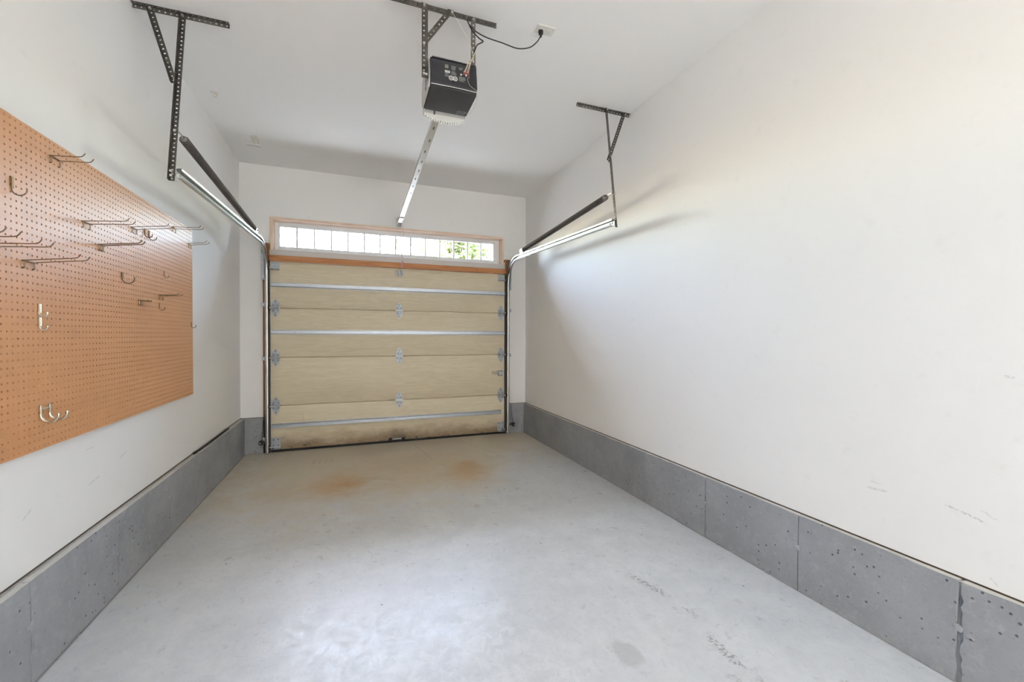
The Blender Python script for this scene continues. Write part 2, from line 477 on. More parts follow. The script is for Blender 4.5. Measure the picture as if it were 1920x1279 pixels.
    def build(s, name, mat, parent=None, smooth=False, fixn=True):
        me = bpy.data.meshes.new(name); me.from_pydata(s.v, [], s.f); me.validate(); me.update()
        if fixn:
            import bmesh
            bm = bmesh.new(); bm.from_mesh(me); bmesh.ops.recalc_face_normals(bm, faces=bm.faces); bm.to_mesh(me); bm.free()
        me.materials.append(M[mat])
        if smooth:
            for p in me.polygons: p.use_smooth = True
            try: me.set_sharp_from_angle(angle=math.radians(40))
            except Exception: pass
        o = bpy.data.objects.new(name, me); COL.objects.link(o)
        if parent is not None:
            o.parent = parent; o.matrix_parent_inverse = Matrix.Translation(-parent.location)
        return o


def thing(name, loc, label, cat, group=None):
    o = bpy.data.objects.new(name, None); COL.objects.link(o); o.empty_display_size = .05; o.location = loc
    return tag(o, label, cat, group)


def tag(o, label, cat, group=None):
    o['label'] = label; o['category'] = cat
    if group: o['group'] = group
    return o


def struct(o, label=None, cat=None):
    o['kind'] = 'structure'
    if label: o['label'] = label
    if cat: o['category'] = cat
    return o


def arc(c, r, a0, a1, n, u, v):
    c = Vector(c); u = Vector(u); v = Vector(v)
    return [c + u * (r * math.cos(a0 + (a1 - a0) * i / n)) + v * (r * math.sin(a0 + (a1 - a0) * i / n)) for i in range(n + 1)]


def smooth_path(pts, sub=6):
    P = [Vector(p) for p in pts]; P = [P[0] * 2 - P[1]] + P + [P[-1] * 2 - P[-2]]; out = []
    for i in range(1, len(P) - 2):
        for q in range(sub):
            t = q / sub; a, b, c, d = P[i - 1:i + 3]
            out.append(.5 * ((2 * b) + (c - a) * t + (2 * a - 5 * b + 4 * c - d) * t * t + (3 * b - a - 3 * c + d) * t ** 3))
    out.append(P[-2]); return out


# ================================================================== room shell
struct(MB().box(XL - .3, XR + .3, YR - .2, YB + .15, -.15, 0).build('floor', 'floor_concrete'), 'sealed pale concrete floor with rust stains near the garage door', 'floor')
struct(MB().box(XL - .15, XR + .15, YR - .15, YB + .15, ZC, ZC + .16).build('ceiling', 'ceiling_paint'), 'smooth white painted garage ceiling', 'ceiling')
ZW = CURB + .006
struct(MB().box(XL - .12, XL, YR - .12, YB + .15, ZW, ZC).build('wall_left', 'wall_paint_left'), 'white drywall behind the brown pegboard', 'wall')
struct(MB().box(XR, XR + .12, YR - .12, YB + .15, ZW, ZC).build('wall_right', 'wall_paint_right'), 'long bare white drywall facing the pegboard', 'wall')
struct(MB().box(XL - .12, XR + .12, YR - .12, YR, 0, ZC).build('wall_rear', 'rear_wall_paint'), 'plain white wall behind the viewer', 'wall')
wb = MB()
wb.box(XL, -.933, YB, YB + .15, ZW, ZC).box(1.880, XR, YB, YB + .15, ZW, ZC).box(-.933, 1.880, YB, YB + .15, 2.551, ZC)
wb.box(-.933, -.866, YB, YB + .15, 2.26, 2.551).box(1.801, 1.880, YB, YB + .15, 2.26, 2.551)
struct(wb.build('wall_back', 'wall_paint_back'), 'white drywall around the garage door and the long window', 'wall')


# concrete stem wall: panels between the form seams
def curb_panel(a0, a1, front, back, top, axis, jag0=0.0, jag1=0.0, chip=.006, seed=0.0):
    """axis 'y': panel runs along y, its face looks along x from back to front; axis 'x': runs along x, face looks to -y"""
    na = max(4, int((a1 - a0) / .035)); nz = 16; mb = MB(); P = {}
    sgn = 1 if front > back else -1

    def pt(a, d, z):
        return (d, a, z) if axis == 'y' else (a, d, z)
    for i in range(na + 1):
        for j in range(nz + 1):
            a = a0 + (a1 - a0) * i / na; z = top * j / nz
            if i == 0: a += jag0 * (mnoise.noise((seed, z * 38, 1.3)) + .2)
            if i == na: a -= jag1 * (mnoise.noise((seed + 4, z * 38, 2.3)) + .2)
            d = front + sgn * .0015 * mnoise.noise((a * 9, z * 9, seed))
            if j == nz:
                c = max(0.0, mnoise.noise((a * 11, seed, 5.1)) + .35 * mnoise.noise((a * 37, seed, 1.1)))
                z -= chip * c * 2.2; d -= sgn * chip * c * 2.6
            P[i, j] = len(mb.v); mb.v.append(pt(a, d, z))
    for i in range(na):
        for j in range(nz):
            mb.f.append((P[i, j], P[i + 1, j], P[i + 1, j + 1], P[i, j + 1]))
    T = []
    for i in range(na + 1):
        a = a0 + (a1 - a0) * i / na
        T.append((len(mb.v), len(mb.v) + 1)); mb.v.append(pt(a, back, top + .001 * mnoise.noise((a * 20, 3, 3)))); mb.v.append(pt(a, back, 0))
    for i in range(na):
        mb.f.append((P[i, nz], P[i + 1, nz], T[i + 1][0], T[i][0])); mb.f.append((T[i][0], T[i + 1][0], T[i + 1][1], T[i][1]))
        mb.f.append((P[i, 0], P[i + 1, 0], T[i + 1][1], T[i][1]))
    for i, fl in ((0, 1), (na, -1)):
        mb.f.append(tuple([P[i, j] for j in range(nz + 1)] + [T[i][0], T[i][1]])[::fl])
    return mb


def snap_tie(x, y, z, r, parent, axis, seed):
    mb = MB(); n, m = 9, 5
    pr = []
    for i in range(m + 1):
        th = PI * i / m
        for j in range(n):
            ph = 2 * PI * j / n
            d = Vector((math.sin(th) * math.cos(ph), math.sin(th) * math.sin(ph), math.cos(th)))
            q = r * (1 + .55 * mnoise.noise(d * 2.2 + Vector((seed, 0, 0))))
            d = Vector((d.x * (.28 if axis == 'y' else 1), d.y * (.28 if axis == 'x' else 1.1), d.z * .9)) * q
            pr.append((x + d.x, y + d.y, z + d.z))
    f = [(i * n + j, i * n + (j + 1) % n, (i + 1) * n + (j + 1) % n, (i + 1) * n + j) for i in range(m) for j in range(n)]
    return MB().add(pr, f).build('snap_tie_patch', 'stem_concrete', parent, True)


def curb(name, seams, front, outer, label, jag, sd):
    core = MB().box(min(front, outer) + (.006 if front < outer else 0), max(front, outer) - (0 if front < outer else .006), seams[0], seams[-1], 0, CURB - .006).build(name, 'stem_concrete')
    struct(core, label, 'stem wall')
    sg = 1 if front > outer else -1
    for i in range(len(seams) - 1):
        j0 = jag if abs(seams[i] - .865) < .01 else .0015; j1 = jag if abs(seams[i + 1] - .865) < .01 else .0015
        g0 = .005 if j0 > .003 else .0016; g1 = .005 if j1 > .003 else .0016
        curb_panel(seams[i] + (g0 if i else 0), seams[i + 1] - (g1 if i < len(seams) - 2 else 0), front, front - sg * .024 if True else outer, CURB, 'y', j0, j1, (.009 if sg > 0 else .0045), sd + i * 3.7).build('concrete_panel', 'stem_concrete', core, True)
    return core


RC = XR - .0265; LC = XL + .0415
cr = curb('baseboard_right', [YR, -2.15, -1.55, -.95, -.345, .26, .865, 1.469, 2.068, 2.674, YB + .12], RC, XR + .12, 'low grey concrete stem wall below the long bare white wall', .012, 1.0)
cl = curb('baseboard_left', [YR, -2.2, -1.6, -1.0, -.4, .215, .82, 1.42, 2.026, 2.627, 3.245, 4.486, YB + .12], LC, XL - .12, 'low grey concrete stem wall with a chipped top below the pegboard', .002, 40.0)
for i, (yy, zz, rr) in enumerate([(.868, .205, .015), (1.469, .212, .016), (2.068, .215, .014), (2.68, .232, .013), (.835, .190, .012), (1.02, .265, .008)]):
    snap_tie(RC, yy, zz, rr, cr, 'y', i * 5.1)
for i, (yy, zz, rr) in enumerate([(2.03, .215, .020), (2.627, .185, .015), (3.245, .235, .022), (3.76, .26, .012), (1.42, .2, .015)]):
    snap_tie(LC, yy, zz, rr, cl, 'y', 60 + i * 5.1)
bb = curb_panel(LC - .01, -.936, YB - .014, YB + .12, CURB, 'x', 0, .001, .003, 90.0).build('baseboard_back', 'stem_concrete', None, True)
struct(bb, 'short grey concrete return between the pegboard wall and the door track', 'stem wall')
bb2 = curb_panel(1.884, RC + .01, YB - .014, YB + .12, CURB, 'x', .001, 0, .003, 95.0).build('baseboard_back.001', 'stem_concrete', None, True)
struct(bb2, 'short grey concrete return between the door track and the bare white wall', 'stem wall')
# recessed dark edge where the drywall ends above the concrete
struct(MB().box(XL - .12, XL - .004, YR, YB + .14, CURB - .004, ZW).build('trim_1', 'dark_sill'), 'dark gap line under the pegboard wall drywall', 'trim')
struct(MB().box(XR + .004, XR + .12, YR, YB + .14, CURB - .004, ZW).build('trim_2', 'dark_sill'), 'dark brown gap line under the bare white wall drywall', 'trim')
struct(MB().box(XL, -.936, YB + .004, YB + .14, CURB - .004, ZW).box(1.884, XR, YB + .004, YB + .14, CURB - .004, ZW).build('trim_3', 'dark_sill'), 'dark gap line under the door wall drywall', 'trim')

# door opening woodwork
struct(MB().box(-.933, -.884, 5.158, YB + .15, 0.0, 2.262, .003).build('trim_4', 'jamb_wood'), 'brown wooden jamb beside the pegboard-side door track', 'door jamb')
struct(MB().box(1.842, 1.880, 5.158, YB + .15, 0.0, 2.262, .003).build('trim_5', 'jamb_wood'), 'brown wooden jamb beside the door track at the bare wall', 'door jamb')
struct(MB().box(-.868, 1.818, 5.140, YB + .15, 2.074, 2.134, .003).build('trim_6', 'fir_wood'), 'orange fir header board just above the garage door', 'header board')
struct(MB().box(-.868, 1.818, 5.160, YB + .15, 2.1345, 2.196, .002).build('trim_7', 'apron_paint'), 'pale painted board between the window and the orange header', 'window apron')

struct(MB().box(-.884, -.8665, 5.150, YB + .15, 0.0, 2.074, .002).build('trim_8', 'dark_strip'), 'dark strip standing in for the shaded gap between the door and the track on the pegboard side', 'dark strip')  # dark strip put in for the shade of the gap beside the door
struct(MB().box(1.8165, 1.842, 5.150, YB + .15, 0.0, 2.074, .002).build('trim_9', 'dark_strip'), 'dark brown strip between the door and the track at the bare wall', 'dark strip')  # plain dark brown strip between jamb and door
struct(MB().box(-.884, -.868, 5.158, YB + .15, 2.0745, 2.262, .002).box(1.818, 1.842, 5.158, YB + .15, 2.0745, 2.262, .002).build('trim_10', 'jamb_wood'), 'short brown wooden blocks at both ends of the header board', 'trim')

# long window above the door
win = bpy.data.objects.new('window_1', None); COL.objects.link(win); win.location = (.47, 5.2, 2.2)
struct(win, 'long narrow window of fourteen panes above the garage door', 'window')
cs = 0.027
for nm, bx in (('casing_head', (-.866, 1.801, 2.524, 2.551)), ('casing_side', (-.866, -.866 + cs, 2.197, 2.5235)), ('casing_side', (1.801 - cs, 1.801, 2.197, 2.5235))):
    MB().box(bx[0], bx[1], 5.166, 5.200, bx[2], bx[3], .003).build(nm, 'casing_wood', win)
MB().box(-.852, -.833, 5.200, 5.27, 2.197, 2.535).build('reveal_board', 'casing_wood', win)
MB().box(1.768, 1.787, 5.200, 5.27, 2.197, 2.535).build('reveal_board', 'casing_wood', win)
MB().box(-.833, 1.768, 5.200, 5.27, 2.519, 2.536).build('reveal_board', 'casing_wood', win)
GX0, GX1, GZ0, GZ1 = -.795, 1.702, 2.247, 2.480
fr = MB()
fr.box(-.86, GX0, 5.262, 5.325, 2.196, 2.548, .004).box(GX1, 1.80, 5.262, 5.325, 2.196, 2.548, .004)
fr.box(GX0, GX1, 5.262, 5.325, 2.196, GZ0, .004).box(GX0, GX1, 5.262, 5.325, GZ1, 2.548, .004)
fro = fr.build('window_frame', 'vinyl_white', win)
st_ = MB()
for a, b, c_, d in ((GX0, GX0 + .012, GZ0, GZ1), (GX1 - .012, GX1, GZ0, GZ1), (GX0 + .012, GX1 - .012, GZ0, GZ0 + .010), (GX0 + .012, GX1 - .012, GZ1 - .010, GZ1)):
    st_.box(a, b, 5.272, 5.300, c_, d)
st_.build('glazing_bead', 'vinyl_white', fro)
NP = 14; pw = (GX1 - GX0) / NP
pane_me = None
for i in range(NP):
    x0 = GX0 + i * pw
    if pane_me is None:
        p0 = MB().box(0, pw, 0, .004, 0, GZ1 - GZ0).build('pane', 'window_glass', win); pane_me = p0.data
        p0.matrix_parent_inverse = Matrix(); p = p0
    else:
        p = bpy.data.objects.new('pane', pane_me); COL.objects.link(p); p.parent = win
    p.location = Vector((x0, 5.286, GZ0)) - win.location
bar_me = None
for i in range(1, NP):
    x0 = GX0 + i * pw
    if bar_me is None:
        b0 = MB().box(-.0095, .0095, 0, .007, 0, GZ1 - GZ0, .001).build('glazing_bar', 'vinyl_white', win); bar_me = b0.data
        b0.matrix_parent_inverse = Matrix(); b = b0
    else:
        b = bpy.data.objects.new('glazing_bar', bar_me); COL.objects.link(b); b.parent = win
    b.location = Vector((x0, 5.278, GZ0)) - win.location

# ================================================================== outside
struct(MB().box(-14, 16, YB + .16, 40, -.22, -.03).build('ground_outside', 'driveway'), 'pale driveway outside the garage', 'driveway')
struct(MB().box(XL - .6, XR + .6, YB + .151, 5.93, 3.06, 3.10).box(XL - .6, XR + .6, 5.93, 5.96, 3.05, 3.30).build('eave_outside', 'soffit'), 'roof overhang outside above the window', 'eave')


def tree(x, y, h, r, seed, label):
    rnd = random.Random(seed)
    t = thing('tree', (x, y, -.03), label, 'tree', 'trees outside the window')
    tr = MB().tube(smooth_path([(x, y, -.03), (x + .1, y, h * .3), (x - .05, y + .1, h * .55), (x, y, h * .85)], 5), [.17 - .0085 * i for i in range(16)], 8)
    tr.build('trunk', 'bark', t, True)
    for q in range(7):
        an = q * 2 * PI / 7 + rnd.random(); z0 = h * (.35 + .06 * q)
        e = V(x + math.cos(an) * r * .75, y + math.sin(an) * r * .75, z0 + r * .5)
        MB().tube(smooth_path([(x, y, z0), (x + (e.x - x) * .5, y + (e.y - y) * .5, z0 + r * .15), tuple(e)], 4), [.06 - .006 * i for i in range(9)], 6).build('branch', 'bark', t, True)
    lf = MB(); cz = h * .68
    cl_ = [(rnd.gauss(0, .45), rnd.gauss(0, .45), rnd.gauss(0, .42), rnd.uniform(.22, .42)) for _ in range(60)]
    for _ in range(5500):
        cx, cy, cz_, cr_ = rnd.choice(cl_)
        d = Vector((rnd.gauss(0, 1), rnd.gauss(0, 1), rnd.gauss(0, 1))).normalized() * cr_ * rnd.random() ** .4
        c = V(x + (cx + d.x) * r, y + (cy + d.y) * r, cz + (cz_ + d.z) * h * .42)
        u = Vector((rnd.gauss(0, 1), rnd.gauss(0, 1), rnd.gauss(0, .6))).normalized(); v = u.orthogonal().normalized(); L = rnd.uniform(.09, .17)
        lf.add([c - u * L, c - u * L * .1 + v * L * .5, c + u * L, c - u * L * .1 - v * L * .5], [(0, 1, 2, 3)])
    lo = lf.build('leaves', 'leaf_green', t, False, False); lo['kind'] = 'stuff'


tree(3.0, 13.0, 6.0, 2.0, 3, 'broad leafy tree seen through the middle of the window')
tree(7.9, 19.5, 7.2, 1.9, 5, 'leafy tree seen through the window end nearest the bare wall')

# ================================================================== garage door
DX0, DX1 = -.864, 1.814
door = thing('garage_door', (.475, DOOR_Y, 0), 'beige sectional garage door with embossed wood grain and steel struts', 'garage door')
JZ = [.020, .503, 1.028, 1.566, 2.072]


def section(z0, z1, tongue=True):
    mb = MB(); y0, y1 = DOOR_Y, DOOR_Y + .046
    # slightly rolled edges at the section joints
    prof = [(y0 + .010, z0 + .0008), (y0 + .003, z0 + .004), (y0, z0 + .010), (y0, z1 - .010), (y0 + .003, z1 - .004), (y0 + .010, z1 - .0008)]
    if tongue: prof += [(y0 + .018, z1 - .0008), (y0 + .018, z1 + .008), (y0 + .030, z1 + .008), (y0 + .030, z1 - .0008)]
    prof += [(y1, z1 - .0008), (y1, z0 + .0008), (y0 + .031, z0 + .0008), (y0 + .031, z0 + .010), (y0 + .017, z0 + .010), (y0 + .017, z0 + .0008)]
    n = len(prof)
    mb.add([(DX0, a, b) for a, b in prof] + [(DX1, a, b) for a, b in prof], [tuple(range(n)), tuple(range(n, 2 * n))[::-1]] + [(i, (i + 1) % n, n + (i + 1) % n, n + i) for i in range(n)])
    return mb


for i in range(4):
    section(JZ[i], JZ[i + 1], i < 3).build('door_section', 'door_skin', door, True)
MB().prism([(0, 0), (.05, 0), (.054, .008), (.046, .024), (.004, .024), (-.006, .008)], (DX0, DOOR_Y - .002, 0.0), (0, 1, 0), (0, 0, 1), (1, 0, 0), DX1 - DX0).build('bottom_seal', 'black_rubber', door)


def strut(zc, x0, x1, mat='galvanised'):
    y = DOOR_Y
    hat = [(0, -.026), (-.0016, -.026), (-.0016, -.0205), (-.036, -.017), (-.0375, -.0155), (-.0375, .0155), (-.036, .017), (-.0016, .0205), (-.0016, .026), (0, .026), (0, .0195), (-.034, .0155), (-.034, -.0155), (0, -.0195)]
    return MB().prism(hat, (x0, y, zc), (0, 1, 0), (0, 0, 1), (1, 0, 0), x1 - x0).build('strut', mat, door)


strut(1.818, -.855, 1.806); strut(1.306, -.855, 1.806); strut(.284, -.852, 1.765)


def hinge(x, z, side=0, parent=door):
    """leaf hinge over a section joint; side -1 / +1 carries a roller towards that side"""
    def leaf(sg):
        o = [(-.040, 0), (-.042, .020), (-.036, .032), (-.036, .052), (-.020, .066), (-.010, .088), (0, .094), (.010, .088), (.020, .066), (.036, .052), (.036, .032), (.042, .020), (.040, 0)]
        return [(a, b * sg) for a, b in o]
    h = MB()
    h.prism(leaf(1), (x, DOOR_Y - .0045, z + .004), (1, 0, 0), (0, 0, 1), (0, 1, 0), .004)
    h.prism(leaf(-1), (x, DOOR_Y - .0045, z - .004), (1, 0, 0), (0, 0, 1), (0, 1, 0), .004)
    # raised rib of the stamped leaf
    h.box(x - .012, x + .012, DOOR_Y - .014, DOOR_Y - .0045, z + .008, z + .050, .004).box(x - .012, x + .012, DOOR_Y - .014, DOOR_Y - .0045, z - .050, z - .008, .004)
    ho = h.build('hinge', 'hinge_zinc', parent)
    MB().cyl((x - .046, DOOR_Y - .014, z), (x + .046, DOOR_Y - .014, z), .0095, 12).build('hinge_knuckle', 'bolt_zinc', ho, True)
    bt = MB()
    for dx, dz in ((-.024, .030), (.024, .030), (0, .072), (-.024, -.030), (.024, -.030), (0, -.072)):
        bt.cyl((x + dx, DOOR_Y - .011, z + dz), (x + dx, DOOR_Y - .0045, z + dz), .0062, 6)
    bt.build('hinge_bolts', 'angle_steel', ho)
    if side:
        MB().cyl((x, DOOR_Y - .045, z), (x + side * .075, DOOR_Y - .045, z), .0055, 8).build('roller_stem', 'bolt_zinc', ho, True)
        MB().box(x - .030, x + .030, DOOR_Y - .054, DOOR_Y - .012, z - .0025, z + .0025).box(x - .030, x - .026, DOOR_Y - .054, DOOR_Y - .004, z - .014, z + .014).box(x + .026, x + .030, DOOR_Y - .054, DOOR_Y - .004, z - .014, z + .014).build('roller_carrier', 'hinge_zinc', ho)
        MB().lathe((x + side * .056, DOOR_Y - .045, z), (side, 0, 0), [(.010, 0), (.021, .002), (.019, .006), (.021, .010), (.010, .012)], 16).build('roller_wheel', 'black_plastic', ho, True)
    return ho


for z in JZ[1:4]:
    hinge(.486, z); hinge(-.815, z, -1); hinge(1.765, z, 1)


def top_bracket(x, side):
    z = 2.005
    b = MB().box(x - .038, x + .038, DOOR_Y - .004, DOOR_Y, z - .018, z + .055, .001).box(x - .040, x + .040, DOOR_Y - .056, DOOR_Y, z - .024, z - .019, .001)
    bo = b.build('top_bracket', 'hinge_zinc', door)
    MB().cyl((x - .03, DOOR_Y - .045, z - .014), (x + side * .075, DOOR_Y - .045, z - .014), .0055, 8).build('roller_stem', 'bolt_zinc', bo, True)
    MB().lathe((x + side * .056, DOOR_Y - .045, z - .014), (side, 0, 0), [(.010, 0), (.021, .002), (.019, .006), (.021, .010), (.010, .012)], 16).build('roller_wheel', 'black_plastic', bo, True)
    for dx in (-.02, .02):
        MB().cyl((x + dx, DOOR_Y - .009, z + .028), (x + dx, DOOR_Y - .004, z + .028), .007, 6).build('bolt', 'bolt_zinc', bo)


top_bracket(-.815, -1); top_bracket(1.765, 1)


def bottom_bracket(x, side):
    b = MB().box(x - .042, x + .048, DOOR_Y - .0035, DOOR_Y, .040, .155, .001).box(x - .042, x + .048, DOOR_Y - .050, DOOR_Y, .036, .040)
    bo = b.build('bottom_bracket', 'hinge_zinc', door)
    for dx, dz in ((-.02, .135), (.025, .135), (-.02, .075), (.025, .075)):
        MB().cyl((x + dx, DOOR_Y - .008, dz), (x + dx, DOOR_Y - .0035, dz), .0065, 6).build('bolt', 'angle_steel', bo)
    MB().cyl((x, DOOR_Y - .045, .062), (x + side * .075, DOOR_Y - .045, .062), .0055, 8).build('roller_stem', 'bolt_zinc', bo, True)
    MB().lathe((x + side * .056, DOOR_Y - .045, .062), (side, 0, 0), [(.010, 0), (.021, .002), (.019, .006), (.021, .010), (.010, .012)], 16).build('roller_wheel', 'black_plastic', bo, True)
    MB().cyl((x + side * .02, DOOR_Y - .056, .055), (x + side * .02, DOOR_Y - .004, .055), .008, 8).build('cable_button', 'black_plastic', bo)


bottom_bracket(-.818, -1); bottom_bracket(1.764, 1)

# slide lock
lk = MB().box(1.728, 1.790, DOOR_Y - .004, DOOR_Y, .748, .826, .0015).box(1.735, 1.783, DOOR_Y - .024, DOOR_Y - .004, .764, .810, .006).build('slide_lock', 'hinge_zinc', door)
MB().box(1.638, 1.745, DOOR_Y - .020, DOOR_Y - .010, .787, .807, .002).build('lock_bolt', 'hook_wire_bright', lk)
for dx, dz in ((1.736, .755), (1.782, .755), (1.736, .819), (1.782, .819)):
    MB().cyl((dx, DOOR_Y - .010, dz), (dx, DOOR_Y - .004, dz), .006, 6).build('bolt', 'angle_steel', lk)
# low step plate with two dark bolts
lh = MB().box(.372, .545, DOOR_Y - .012, DOOR_Y, .034, .046, .002).build('lift_plate', 'galvanised', door)
for xx in (.385, .532):
    MB().box(xx - .020, xx + .020, DOOR_Y - .022, DOOR_Y - .001, .020, .058, .008).build('lift_grip', 'black_rubber', lh)

# ================================================================== door tracks
TP = [(.025, .015), (.027, .0235), (.021, .0262), (.004, .0240), (0, .0200), (0, -.0200), (.004, -.0240), (.021, -.0262), (.027, -.0235), (.025, -.015)]


def track(x_web, opening, name, label):
    """C track, web at x_web, open towards opening (+1/-1 along x)"""
    t = thing(name, (x_web, 5.10, 0), label, 'door track', 'roller tracks of the garage door')
    yv = DOOR_Y - .045; R = .30
    slope = math.radians(2.3)
    zc = 2.232; yh = 4.86
    hor0 = V(0, 2.765, zc - (yh - 2.765) * math.tan(slope))
    d0 = V(0, math.cos(slope), math.sin(slope))
    # arc from horizontal direction d0 bending down to vertical
    a0 = slope
    cy, cz = yv - R, None
    # end of horizontal run = start of arc: tangent d0, centre below
    st = V(0, yv - R * (1 + math.sin(a0)) + 0 * R, 0)
    st.y = yv - R + (-math.sin(a0)) * R
    st.z = hor0.z + (st.y - hor0.y) * math.tan(slope)
    c = V(0, yv - R, st.z - math.cos(a0) * R)
    arcp = [V(0, c.y + R * math.sin(an), c.z + R * math.cos(an)) for an in [-a0 + (PI / 2 + a0) * i / 14 for i in range(15)]]

    def sweep(path, nm, mat):
        n = len(TP); mb = MB(); rows = []
        for i, p in enumerate(path):
            a = path[max(0, i - 1)]; b = path[min(len(path) - 1, i + 1)]; tn = (b - a).normalized()
            nv = V(0, -tn.z, tn.y)
            row = []
            for off in (0, .0018):
                for q, (u, v) in enumerate(TP):
                    # offset outward for the second skin
                    u2, v2 = (u - off if 3 < q < 6 else u), v + (off if v > .021 else (-off if v < -.021 else 0))
                    P = V(x_web + opening * u2, 0, 0) + p + nv * v2
                    row.append(len(mb.v)); mb.v.append(tuple(P))
            rows.append(row)
        for i in range(len(rows) - 1):
            A, B = rows[i], rows[i + 1]
            for q in range(n - 1):
                mb.f.append((A[q], A[q + 1], B[q + 1], B[q])); mb.f.append((A[n + q], B[n + q], B[n + q + 1], A[n + q + 1]))
            mb.f.append((A[0], B[0], B[n], A[n])); mb.f.append((A[n - 1], A[2 * n - 1], B[2 * n - 1], B[n - 1]))
        for R_ in (rows[0], rows[-1]):
            for q in range(n - 1):
                mb.f.append((R_[q], R_[q + 1], R_[n + q + 1], R_[n + q]))
        return mb.build(nm, mat, t, True)
    sweep([V(0, yv, .012), V(0, yv, .8), V(0, yv, arcp[-1].z - .004)], 'vertical_track', 'track_steel')
    sweep([hor0, hor0 + (arcp[0] - hor0) * .5] + arcp, 'horizontal_track', 'track_steel')
    # stiffening angle along the back of the horizontal run
    e = arcp[0]
    # flag bracket at the turn
    xo = x_web - opening * .002
    o = [(5.158, 1.86), (5.158, 2.252), (5.118, 2.255), (5.035, 2.19), (5.065, 2.02), (5.095, 1.86)]
    fb = MB().prism(o, (xo, 0, 0), (0, 1, 0), (0, 0, 1), (-opening, 0, 0), .003)
    fb.box(min(xo, xo - opening * .040), max(xo, xo - opening * .040), 5.154, 5.158, 1.87, 2.25)
    f_ = fb.build('flag_bracket', 'galvanised', t)
    for (yy, zz) in ((5.11, 1.92), (5.11, 2.03), (5.06, 2.15), (5.12, 2.21)):
        MB().cyl((xo + opening * .008, yy, zz), (xo - opening * .010, yy, zz), .0075, 6).build('bolt', 'bolt_zinc', f_)
    for zz in (1.90, 2.05, 2.22):
        MB().cyl((xo - opening * .022, 5.147, zz), (xo - opening * .022, 5.154, zz), .008, 6).build('lag_screw', 'bolt_zinc', f_)
    # wall brackets of the vertical run
    for zz in (.15, 1.02, 1.60):
        b = MB().box(min(xo, xo - opening * .038), max(xo, xo - opening * .038), 5.1535, 5.1575, zz - .02, zz + .02).box(min(xo, xo - opening * .003), max(xo, xo - opening * .003), yv - .02, 5.155, zz - .02, zz + .02)
        bo = b.build('track_bracket', 'galvanised', t)
        MB().cyl((xo - opening * .022, 5.146, zz), (xo - opening * .022, 5.1535, zz), .007, 6).build('lag_screw', 'bolt_zinc', bo)
    for dy in (.03, .06):
        MB().cyl((xo + opening * .008, hor0.y + dy, hor0.z), (xo - opening * .012, hor0.y + dy, hor0.z), .007, 6).build('bolt', 'bolt_zinc', t)
    return t, hor0, arcp[0]


tl, tl_end, tl_arc = track(-.905, 1, 'door_track', 'galvanised door track curving up beside the pegboard wall')
tr_, tr_end, tr_arc = track(1.862, -1, 'door_track', 'galvanised door track curving up along the bare white wall')


# ================================================================== perforated angle hangers
def angle(name, a, b, wd, side1, side2, parent, mat='angle_steel', holes2=True, off=.5, w2=None):
    """slotted steel angle from a to b; flange 1 spreads along side1, flange 2 along side2"""
    a = Vector(a); b = Vector(b); u = (b - a).normalized()
    s1 = Vector(side1); s1 = (s1 - u * s1.dot(u)).normalized(); s2 = Vector(side2); s2 = (s2 - u * s2.dot(u) - s1 * s2.dot(s1)).normalized()
    mb = MB(); L = (b - a).length
    mb.perf(a, u, s1, s2, L, wd, .0022, off=off)
    if holes2: mb.perf(a + s2 * .0022, u, s2, s1, L, (w2 or wd) - .0022, .0022, ru=.0045, rv=.0045)
    else:
        p = [a + s2 * .0022, a + s2 * (w2 or wd), a + s2 * (w2 or wd) + s1 * .0022, a + s2 * .0022 + s1 * .0022]
        mb.add(p + [q + u * L for q in p], [(0, 1, 2, 3), (4, 5, 6, 7), (0, 1, 5, 4), (1, 2, 6, 5), (2, 3, 7, 6), (3, 0, 4, 7)])
    return mb.build(name, mat, parent)


def bolt_y(p, parent, r=.008):
    p = Vector(p)
    return MB().cyl(p + V(0, -.009, 0), p + V(0, .012, 0), r, 6).build('bolt', 'bolt_zinc', parent)


# pegboard-side track hanger
hl_ = thing('track_hanger', (-.91, 2.92, ZC), 'perforated steel hanger holding the door track beside the pegboard wall', 'hanger bracket', 'hangers of the door tracks')
angle('ceiling_angle', (XL + .003, 2.915, ZC), (-.690, 2.915, ZC), .024, (0, 0, -1), (0, -1, 0), hl_, 'angle_steel_light')
angle('drop_angle', (-.926, 2.910, ZC - .004), (-.940, 2.772, 2.105), .026, (1, 0, 0), (0, -1, 0), hl_, 'angle_steel', off=.5)
angle('diagonal_brace', (-1.082, 2.906, ZC - .006), (-.955, 2.858, 2.668), .030, (1, 0, .3), (0, -1, 0), hl_, 'angle_steel', holes2=False, w2=.018)
for p in ((-.914, 2.902, ZC - .016), (-1.062, 2.900, ZC - .016), (-.936, 2.850, 2.690), (-.928, 2.766, 2.155), (-.928, 2.766, 2.13), (-.924, 2.81, 2.39)):
    bolt_y(p, hl_, .007)
